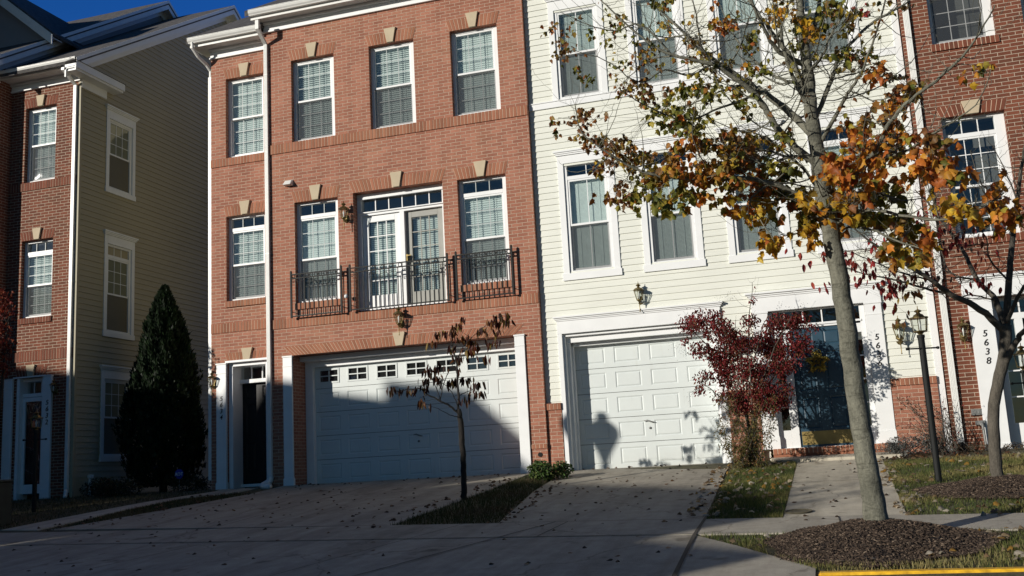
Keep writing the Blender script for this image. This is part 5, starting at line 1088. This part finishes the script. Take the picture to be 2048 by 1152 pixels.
for k in range(60):
    e = Vector((x+random.uniform(-.75,.35), y+random.uniform(-.2,.3), random.uniform(.25,1.05))); b = Vector((x+random.gauss(0,.12), y+random.gauss(0,.08), gz(x,y))); t.limb([b, b.lerp(e,.5)+Vector((random.gauss(0,.05),0,.08)), e], .006, .0014, 4, .01)
t.bare(200, .01, .001, (.08,.25)); t.mb.build('stems', M['bark2'], o, smooth=True, fix=False); P = [tuple(random.choice(t.nodes)[0]) for k in range(420)]; leaves('foliage', 'oval', P, (.02,.045), np.array([(.16,.09,.04),(.3,.05,.05),(.12,.10,.05),(.1,.06,.03)])[rng.integers(0,4,420)], M['leaf'], o, .6)
x, y = 2.6, -.35; shrub('foundation_plant', 'low brown seedy plants along the base of the dark brick wall', x, y, [(x-.3,y,.05,.3,.15,.1),(x+.3,y-.1,.04,.3,.15,.08)], 700, (.02,.05), ((.12,.08,.04),(.18,.12,.06),(.06,.05,.03)), 'long')
for x, y, w, lab in ((-14.9,.2,.4,'low dark shrub against the foot of the tan sided wall'), (-13.0,.5,.5,'spreading dark shrub between the evergreen and the pink brick entry'), (-14.2,-.3,.5,'low dark shrub in front of the pointed evergreen')):
    shrub('dark_shrub', lab, x, y, [(x,y,.18,w,.35,.22),(x+.3,y+.1,.15,w*.7,.3,.18)], 1800, (.03,.06), ((.03,.045,.018),(.05,.06,.02),(.06,.04,.02)), 'oval', stems=8)
# red-leaved tree whose branches reach in from the left
lt = thing('red_tree', 'dark red leaved tree reaching in at the left edge of the picture', 'tree', (-15.1, -2.6, gz(0,-2.6))); t = Tree(); b = Vector((-15.1,-2.6,gz(0,-2.6)))
t.limb([b, b+Vector((.0,.05,1.2)), b+Vector((.1,.1,2.2)), b+Vector((.2,.1,3.4))], .06, .02, 8)
bl = []
for px, py, r in [(5,590,.22),(12,620,.26),(2,660,.26),(14,690,.22),(-10,720,.3),(-20,600,.35),(8,740,.18),(-30,660,.4),(38,690,.06)]:
    p = S3(px, py, -2.6); bl.append((*p, r, r, r*.8)); t.twig(p, .004, .01, .05)
t.mb.build('trunk', M['bark3'], lt, smooth=True, fix=False); dense_leaves('crown', 'oval', bl, 1700, (.05,.09), ((.22,.03,.02),(.14,.03,.02),(.3,.07,.03)), M['leaf'], lt, .9)

# ------------------------------------------------------------------ fallen leaves
def scatter_on(name, regs, label):
    P = []; C = []; SZ = []
    for poly, n, pal, lift in regs:
        A = np.array(poly); x0, y0 = A.min(0); x1, y1 = A.max(0); k = 0
        while k < n:
            x, y = random.uniform(x0,x1), random.uniform(y0,y1)
            if in_poly(np.array([x]), np.array([y]), poly)[0]: P.append((x, y, gz(x,y)+lift+random.uniform(0,.01))); C.append(np.array(random.choice(pal))*random.uniform(.6,1.2)); SZ.append(.075 if pal[0][0] > .3 else .06); k += 1
    o = leaves(name, 'maple', P, SZ, np.array(C), M['leaf'], None, flat=True); return tag(o, label, 'leaves', None, 'stuff')
BR = ((.16,.09,.05),(.10,.06,.035),(.22,.12,.06),(.07,.045,.03)); PALE = ((.55,.48,.36),(.62,.56,.45),(.38,.28,.17),(.26,.17,.09),(.5,.28,.06),(.5,.42,.3))
scatter_on('fallen_leaves', [([(-10.4,-.3),(-5.5,-.3),(-5.6,-7),(-11,-7)], 150, BR, .02), ([(-4.4,-.5),(-1.7,-.5),(-1.5,-7),(-3.9,-7)], 90, BR, .02), ([(-9,-7),(-1.5,-7.4),(-.6,-9.2),(-9,-9.2)], 34, BR, .02), ([(-.5,-.7),(.7,-.7),(.65,-7.4),(-.6,-7.4)], 42, BR, .02),
   ([(.62,-1),(.86,-1),(.86,-6.7),(.62,-6.7)], 90, PALE, .03), ([(.8,-1),(4,-1),(4,-7),(.8,-7)], 260, PALE, .045), ([(-1.5,-.6),(-.6,-.6),(-.6,-6.4),(-1.4,-6.4)], 130, PALE, .05), ([(-1.2,-7.7),(4,-7.9),(4,-9.3),(-.2,-9.3)], 170, PALE, .05),
   ([(-1.85,-.4),(-1.5,-.4),(-1.35,-6.4),(-1.75,-6.4)], 130, PALE+BR, .03), ([(-5.6,-1),(-5.3,-1),(-5.5,-6.2),(-5.9,-6.2)], 60, BR, .03), ([(-4.55,-.8),(-4.3,-.8),(-3.8,-6.2),(-4.1,-6.2)], 60, BR, .03), ([(-10,-.02),(-5.6,-.02),(-5.6,-.35),(-10,-.35)], 30, BR, .03), ([(-4.4,.3),(-1.9,.3),(-1.9,-.1),(-4.4,-.1)], 14, BR, .03), ([(.75,-.5),(2.6,-.5),(2.6,-1.2),(.75,-1.2)], 120, BR, .03), ([(-11.5,-1),(-10.4,-1),(-10.9,-5),(-12,-5)], 60, BR, .04)], 'dry brown and pale leaves scattered over driveways, walk and lawn')

# ------------------------------------------------------------------ lamp posts, signs and small things
def post_lantern(x, y, zb, H, label, group, s=1.0):
    o = thing('post_lantern', label, 'lamp post', (x, y, zb), group)
    zt = zb+H
    p = MB(); p.lathe((x,y,zb-.1), [(.042*s,0),(.042*s,H-.38*s+.1),(.05*s,H-.38*s+.1),(.05*s,H-.34*s+.1)], 16); p.build('post', M['iron'], o, smooth=False)
    a = MB(); a.tube([(x-.19*s,y-.1*s,zt-.52*s),(x+.19*s,y+.04*s,zt-.52*s)], .011*s, 8); a.tube([(x+.18*s,y+.035*s,zt-.52*s),(x+.205*s,y+.045*s,zt-.52*s)], .019*s, 8); a.tube([(x-.18*s,y-.097*s,zt-.52*s),(x-.205*s,y-.105*s,zt-.52*s)], .019*s, 8); a.build('crossbar', M['iron'], o, smooth=True)
    l = MB(); c = (x,y,zt-.36*s); l.lathe(c, [(.03*s,0),(.03*s,.03*s),(.05*s,.05*s),(.092*s,.058*s),(.094*s,.07*s),(.02*s,.072*s)], 6, rot=.3); l.lathe(c, [(.118*s,.235*s),(.12*s,.25*s),(.075*s,.258*s),(.06*s,.285*s),(.03*s,.3*s),(.02*s,.315*s),(.045*s,.325*s),(.05*s,.337*s),(.03*s,.35*s),(.006*s,.36*s),(.005*s,.4*s),(.001*s,.405*s)], 12)
    for k in range(6):
        q = .3+math.pi*k/3; l.tube([(x+.09*s*math.cos(q),y+.09*s*math.sin(q),c[2]+.065*s),(x+.112*s*math.cos(q),y+.112*s*math.sin(q),c[2]+.245*s)], .006*s, 4)
    lo = l.build('lantern', M['brass'], o)
    g = MB(); g.lathe(c, [(.087*s,.07*s),(.109*s,.24*s)], 6, rot=.3); g.build('lantern_glass', M['lampglass'], lo, fix=False)
    b = MB(); b.lathe(c, [(.012*s,.06*s),(.013*s,.12*s),(.02*s,.15*s),(.012*s,.19*s),(.001*s,.21*s)], 10); b.build('bulb', M['white'], lo, smooth=True)
    return o
q = survey(1878, 965); post_lantern(q.x, q.y, q.z, 2.24, 'black post lantern on the lawn before the cream house numbered 5636', 'post lanterns in the front yards')
q = survey(2040, 716, y=-2.6); post_lantern(q.x+.03, q.y, gz(0,-2.6), q.z-gz(0,-2.6)+.17, 'black post lantern cut by the right edge of the picture', 'post lanterns in the front yards')
q = survey(73, 845, y=-2.4); post_lantern(q.x, q.y, gz(0,-2.4), q.z-gz(0,-2.4)+.2, 'black post lantern in the shade before the door numbered 5632', 'post lanterns in the front yards')
# tall street light outside the frame whose lantern throws its shadow on the single garage door
az, el = rad(42), rad(15); sd = Vector((-math.sin(az)*math.cos(el), -math.cos(az)*math.cos(el), math.sin(el)))
hp = Vector((-4.005,.48,1.02)) + sd*(12.2/math.cos(el)); zl = hp.z
o = thing('street_light', 'tall street light with a black lantern by the kerb to the left of the houses', 'street light', (hp.x, hp.y, gz(hp.x,hp.y)))
p = MB(); b = gz(hp.x,hp.y)
p.lathe((hp.x,hp.y,b-.1), [(.11,0),(.11,.3),(.075,.5),(.05,.9),(.06,zl-b-.82),(.055,zl-b-.78)], 14); p.build('pole', M['iron'], o)
p = MB(); p.lathe((hp.x,hp.y,zl), [(.06,-.86),(.075,-.80),(.11,-.70),(.18,-.54),(.222,-.43),(.235,-.34),(.22,-.26),(.17,-.19),(.105,-.135),(.075,-.115),(.085,-.07),(.088,-.03),(.065,.01),(.02,.03)], 18); p.build('lantern', M['iron'], o, smooth=True)
# yard sign of the alarm company
q = survey(357, 972, y=.35); sg = thing('yard_sign', 'small blue octagonal alarm sign with white letters on a stake before the evergreen', 'sign', (q.x, q.y, gz(q.x,q.y)))
c = survey(358, 948, y=.35); mb = MB(); mb.prism([(c.x+.105*math.cos(rad(22.5+45*k)), c.y, c.z+.105*math.sin(rad(22.5+45*k))) for k in range(8)], (0,.006,0)); mb.build('board', M['signblue'], sg)
mb = MB(); mb.box(c.x-.008,c.x+.008,c.y+.007,c.y+.015,-.05,c.z+.05); mb.build('stake', M['steelgrey'], sg)
cu = bpy.data.curves.new('t', 'FONT'); cu.body = 'ADT'; cu.size = .1; cu.extrude = .002; cu.align_x = 'CENTER'; ob = bpy.data.objects.new('t', cu); COL.objects.link(ob); me = ob.to_mesh(); mb = MB()
mb.add([(c.x+v.co.x, c.y-.004-v.co.z, c.z-.035+v.co.y) for v in me.vertices], [tuple(p.vertices) for p in me.polygons]); ob.to_mesh_clear(); bpy.data.objects.remove(ob); mb.build('lettering', M['white'], sg, fix=False)
# transformer cabinet at the left edge
q = survey(5, 1062); q.x -= .52; ub = thing('utility_cabinet', 'dark green utility cabinet at the left edge beside the entry path', 'utility box', (q.x-.3, q.y+.3, q.z))
z = q.z-.16; mb = MB(); mb.box(q.x-.85,q.x-.02,q.y+.1,q.y+.75,z-.1,z+.92); mb.box(q.x-.44,q.x-.43,q.y+.095,q.y+.12,z,z+.9); mb.box(q.x-.5,q.x-.47,q.y+.085,q.y+.1,z+.45,z+.58); mb.build('cabinet', M['utility'], ub, bevel=.02); mb = MB(); mb.box(q.x-.87,q.x+.0,q.y+.06,q.y+.77,z+.92,z+.97); mb.build('lid', M['utility'], ub, bevel=.015)
# water valve cover in the walk, survey stakes by the kerb
q = survey(1597, 1027); vc = MB(); vc.lathe((q.x,q.y,0), [(.02,.0),(.13,.0),(.13,.006),(.155,.006),(.155,-.002)], 28)
vc.v = [(x, y, z+gz(x,y)+.024) for x, y, z in vc.v]; tag(vc.build('valve_cover', plain('rusty_iron', (.10,.085,.05), .8, .2, .4, 25, .003), None), 'round rusty iron valve cover set in the foot of the front walk', 'valve cover')
# door wreath: straw star
q = survey(1634, 718, y=S-.0); wr = thing('door_wreath', 'yellow straw star hanging on the blue front door', 'wreath', tuple(q))
mb = MB(); pt = []
for k in range(10):
    a_ = math.pi/2+math.pi*k/5; r_ = .19 if k % 2 == 0 else .085; pt.append(Vector((q.x+r_*math.cos(a_), q.y+.0, q.z-.05+r_*math.sin(a_))))
for k in range(10): mb.tube([pt[k], pt[(k+1) % 10]], .024, 7)
mb.tube([q+Vector((-.08,0,0)), q+Vector((-.07,0,.14)), q+Vector((0,0,.2)), q+Vector((.07,0,.14)), q+Vector((.08,0,0))], .006, 6)
mb.build('straw_star', M['straw'], wr, smooth=True); P = [tuple(random.choice(pt).lerp(random.choice(pt), random.random())+Vector((random.gauss(0,.012), random.uniform(-.04,0), random.gauss(0,.012)))) for k in range(260)]
leaves('straw_leaves', 'long', P, (.03,.06), np.array([(.6,.4,.05),(.5,.28,.04),(.35,.25,.05)])[rng.integers(0,3,260)], M['leaf'], wr, .3)

# ------------------------------------------------------------------ the other side of the street (behind the camera): it shades the lower left and shows in the panes
def far_house(name, label, a0, a1, b1, depth, H, mat, ridge, hipR, hipL=1.5):
    """an unseen terrace turned square to the sun, so its outline shapes the shadow; a runs along its front, b is its depth line"""
    ca, sa = math.cos(az), math.sin(az); bx_, by_ = (a0+a1)/2, b1
    o = bpy.data.objects.new(name, None); COL.objects.link(o); o.location = (bx_*ca+by_*sa, -bx_*sa+by_*ca, -1); o.rotation_euler = (0, 0, -az); o['_w'] = (bx_, by_, -1.0); tag(o, label, 'townhouse')
    b0 = b1-depth; ops = []; nx = max(1, int((a1-a0)/2.4)); st = (a1-a0)/nx; mb = MB()
    for i in range(nx):
        for z in (.2, 2.9, 5.6):
            if z+1.6 < H-.2: ops.append((a0+(i+.5)*st-.5, a0+(i+.5)*st+.5, z, z+1.6))
    Fb = Fr((0,b1,0), (1,0,0), (0,-1,0)); brick_wall(mb, Fb, a0, a1, -1.2, H, ops, .1)
    mb.add([(a0,b0,-1.2),(a1,b0,-1.2),(a1,b0,H),(a0,b0,H),(a0,b1,-1.2),(a1,b1,-1.2),(a1,b1,H),(a0,b1,H)], [(0,1,2,3),(0,4,7,3),(1,5,6,2)]); mb.build('wall', M[mat], o, fix=False)
    for a, b, c, d in ops:
        w = MB(); ring(w, Fb, a, b, c, d, .06, .14, .06); Fb.box(w, a+.06, b-.06, .08, .12, (c+d)/2-.025, (c+d)/2+.025); wo = w.build('window', M['white'], o)
        g = MB(); Fb.quad(g, (a,.1,c), (b,.1,c), (b,.1,d), (a,.1,d)); g.build('pane', M['glass'], wo, fix=False); g = MB(); Fb.quad(g, (a,.4,c), (b,.4,c), (b,.4,d), (a,.4,d)); g.build('blind', M['interior'], wo, fix=False)
    r = MB(); ym = (b0+b1)/2; r.add([(a0-.1,b0-.3,H),(a1+.1,b0-.3,H),(a1+.1,b1+.3,H),(a0-.1,b1+.3,H),(a0+hipL,ym,ridge),(a1-hipR,ym,ridge)], [(0,1,5,4),(2,3,4,5),(1,2,5),(3,0,4),(0,1,2,3)])
    r.build('roof', M['roof'], o); e = MB(); e.box(a0-.1,a1+.1,b1+.3,b1+.4,H-.12,H+.03); e.build('gutter', M['gutter'], o); return o
te = math.tan(el); kx = math.tan(az); kz = te/math.cos(az)
def cast(X, z, y): return X+kx*y, z-kz*y     # facade-plane shadow point -> caster at depth y
def hz(X, z, b): return z+(X*math.sin(az)-b)*te
aX = lambda X: X*math.cos(az)
far_house('brick_terrace', 'three-storey brick terrace on the bend of the street, behind the photographer', aX(-12.2), aX(-9.0), -30, 6, hz(-9.5,.9,-30), 'brick_dark', hz(-9.6,1.95,-33), 0, .3)
far_house('added_townhouse', 'unseen brick townhouse added to step the roofline shadow of the terrace', aX(-8.95), aX(-5.3), -30, 6, hz(-5.3,-.05,-30), 'brick_pink', hz(-7.7,1.98,-33), 1.42, 0)  # added so the shadow edge steps on the wide garage door
far_house('tall_terrace', 'tallest and farthest brick terrace on the bend of the street', aX(-26), aX(-12.3), -30, 6, hz(-14,2.2,-30), 'brick_dark', hz(-16,2.75,-33), .4)
far_house('added_terrace', 'unseen low brick terrace, its outline shaped to shade the driveways', aX(-5.2), aX(4.9), -30, 6, hz(-4,-1.2,-30), 'brick_pink', hz(-4,-.6,-33), 1.85, .3)  # added out of view, roofline drawn to shade the driveways
far_house('added_wing', 'unseen low brick wing added to extend the terrace shadow', aX(5.0), aX(7.1), -30, 6, hz(6,-3.75,-30), 'brick_pink', hz(6,-3.75,-30)+.5, .7, .1)  # added out of view to carry the shadow across the apron
def far_tree(x, y, H, R, label, n=2600):
    o = thing('street_tree', label, 'tree', (x, y, -1)); t = Tree(); t.limb([(x,y,-1.05),(x+.1,y,H*.3),(x,y+.1,H*.6),(x,y,H*.9)], .16, .03, 8)
    for k in range(26):
        a = random.uniform(0,2*math.pi); h = random.uniform(.3,.85)*H; r = R*random.uniform(.5,1)*(1.1-h/H*.5); t.limb([(x,y,h*.75),(x+.5*r*math.cos(a),y+.5*r*math.sin(a),h),(x+r*math.cos(a),y+r*math.sin(a),h+.25*R)], .04, .006, 5)
    t.bare(160, .03, .003, (.3,.9)); P = [tuple(random.choice(t.nodes)[0]+Vector((random.gauss(0,.25),random.gauss(0,.25),random.gauss(0,.25)))) for k in range(n)]
    P = [p for p in P if p[2] > H*.3]; t.mb.build('trunk', M['bark3'], o, smooth=True, fix=False); leaves('crown', 'maple', P, (.09,.16), np.array(PAL['mix'])[rng.integers(0,5,len(P))], M['leaf'], o)
for X, z, y, R, n, lab in ((-9.3,1.6,-23.5,1.5,500,'half-bare tree on the bend of the street before the terraces'), (3.4,-1.7,-23.5,1.7,2400,'leafy tree on the bend of the street beside the lowest terrace')):
    x, h = cast(X, z, y); far_tree(x, y, h, R, lab, n)
# unseen neighbour added to the left, set forward to shade the cross gable
nb = thing('added_neighbour', 'unseen pink brick townhouse added at the far left to shade the cross gable', 'townhouse', (-25, -2.6, 0)); FN = front(-2.6)
ops = [(-29+2.1*i, -28+2.1*i, z, z+1.9) for i in range(4) for z in (.8, 3.9, 7.0)]
mb = MB(); brick_wall(mb, FN, -30, -20.0, -.8, 12.9, ops, .12); mb.add([(-20,-2.6,-.8),(-20,1.2,-.8),(-20,1.2,12.9),(-20,-.7,13.6),(-20,-2.6,12.9),(-30,-2.6,-.8),(-30,1.2,-.8),(-30,1.2,12.9),(-30,-.7,13.6),(-30,-2.6,12.9)], [(0,1,2,3,4),(5,6,7,8,9)]); mb.build('wall', M['brick_pink'], nb, fix=False)
for a, b, c, d in ops: window(FN, nb, a, b, c, d)
gable_roof(nb, -30.3, -19.95, -3.0, 13.0, -.7, .36)
keystone(FN, nb, -25, 9.1, .3, .3, .2)

# ------------------------------------------------------------------ light
w = bpy.data.worlds.new('World'); scene.world = w; w.use_nodes = True; nt = w.node_tree; bg = nt.nodes['Background']
sky = nt.nodes.new('ShaderNodeTexSky'); sky.sky_type = 'NISHITA'; sky.sun_disc = False; sky.sun_elevation = el; sky.sun_rotation = math.pi+az
sky.air_density = 1.0; sky.dust_density = .1; sky.ozone_density = 3.5; sky.altitude = 200
hs = nt.nodes.new('ShaderNodeHueSaturation'); hs.inputs['Saturation'].default_value = 1.3
nt.links.new(sky.outputs[0], hs.inputs['Color']); # the clear autumn sky is deepest and bluest away from the sun
tc = nt.nodes.new('ShaderNodeTexCoord'); dp = nt.nodes.new('ShaderNodeVectorMath'); dp.operation = 'DOT_PRODUCT'; dp.inputs[1].default_value = (.15, .96, .25)
nt.links.new(tc.outputs['Generated'], dp.inputs[0]); mr = nt.nodes.new('ShaderNodeMapRange'); mr.interpolation_type = 'SMOOTHSTEP'; mr.inputs[1].default_value = .1; mr.inputs[2].default_value = .9
nt.links.new(dp.outputs['Value'], mr.inputs[0]); mx = nt.nodes.new('ShaderNodeMix'); mx.data_type = 'RGBA'; mx.blend_type = 'MULTIPLY'; mx.inputs[7].default_value = (1.9, 1.75, 2.9, 1)
nt.links.new(mr.outputs[0], mx.inputs[0]); nt.links.new(hs.outputs[0], mx.inputs[6]); nt.links.new(mx.outputs[2], bg.inputs['Color']); bg.inputs['Strength'].default_value = .05
sl = bpy.data.lights.new('sun', 'SUN'); sl.energy = 5.0; sl.angle = rad(.5); sl.color = (1, .94, .84)
so = bpy.data.objects.new('sun', sl); COL.objects.link(so); so.rotation_euler = sd.to_track_quat('Z', 'Y').to_euler()
for o in list(bpy.data.objects):
    if '_w' in o: del o['_w']
scene.view_settings.view_transform = 'Standard'; scene.view_settings.look = 'None'; scene.view_settings.exposure = -.12; scene.view_settings.gamma = 1
scene.cycles.max_bounces = 8; scene.cycles.transparent_max_bounces = 16
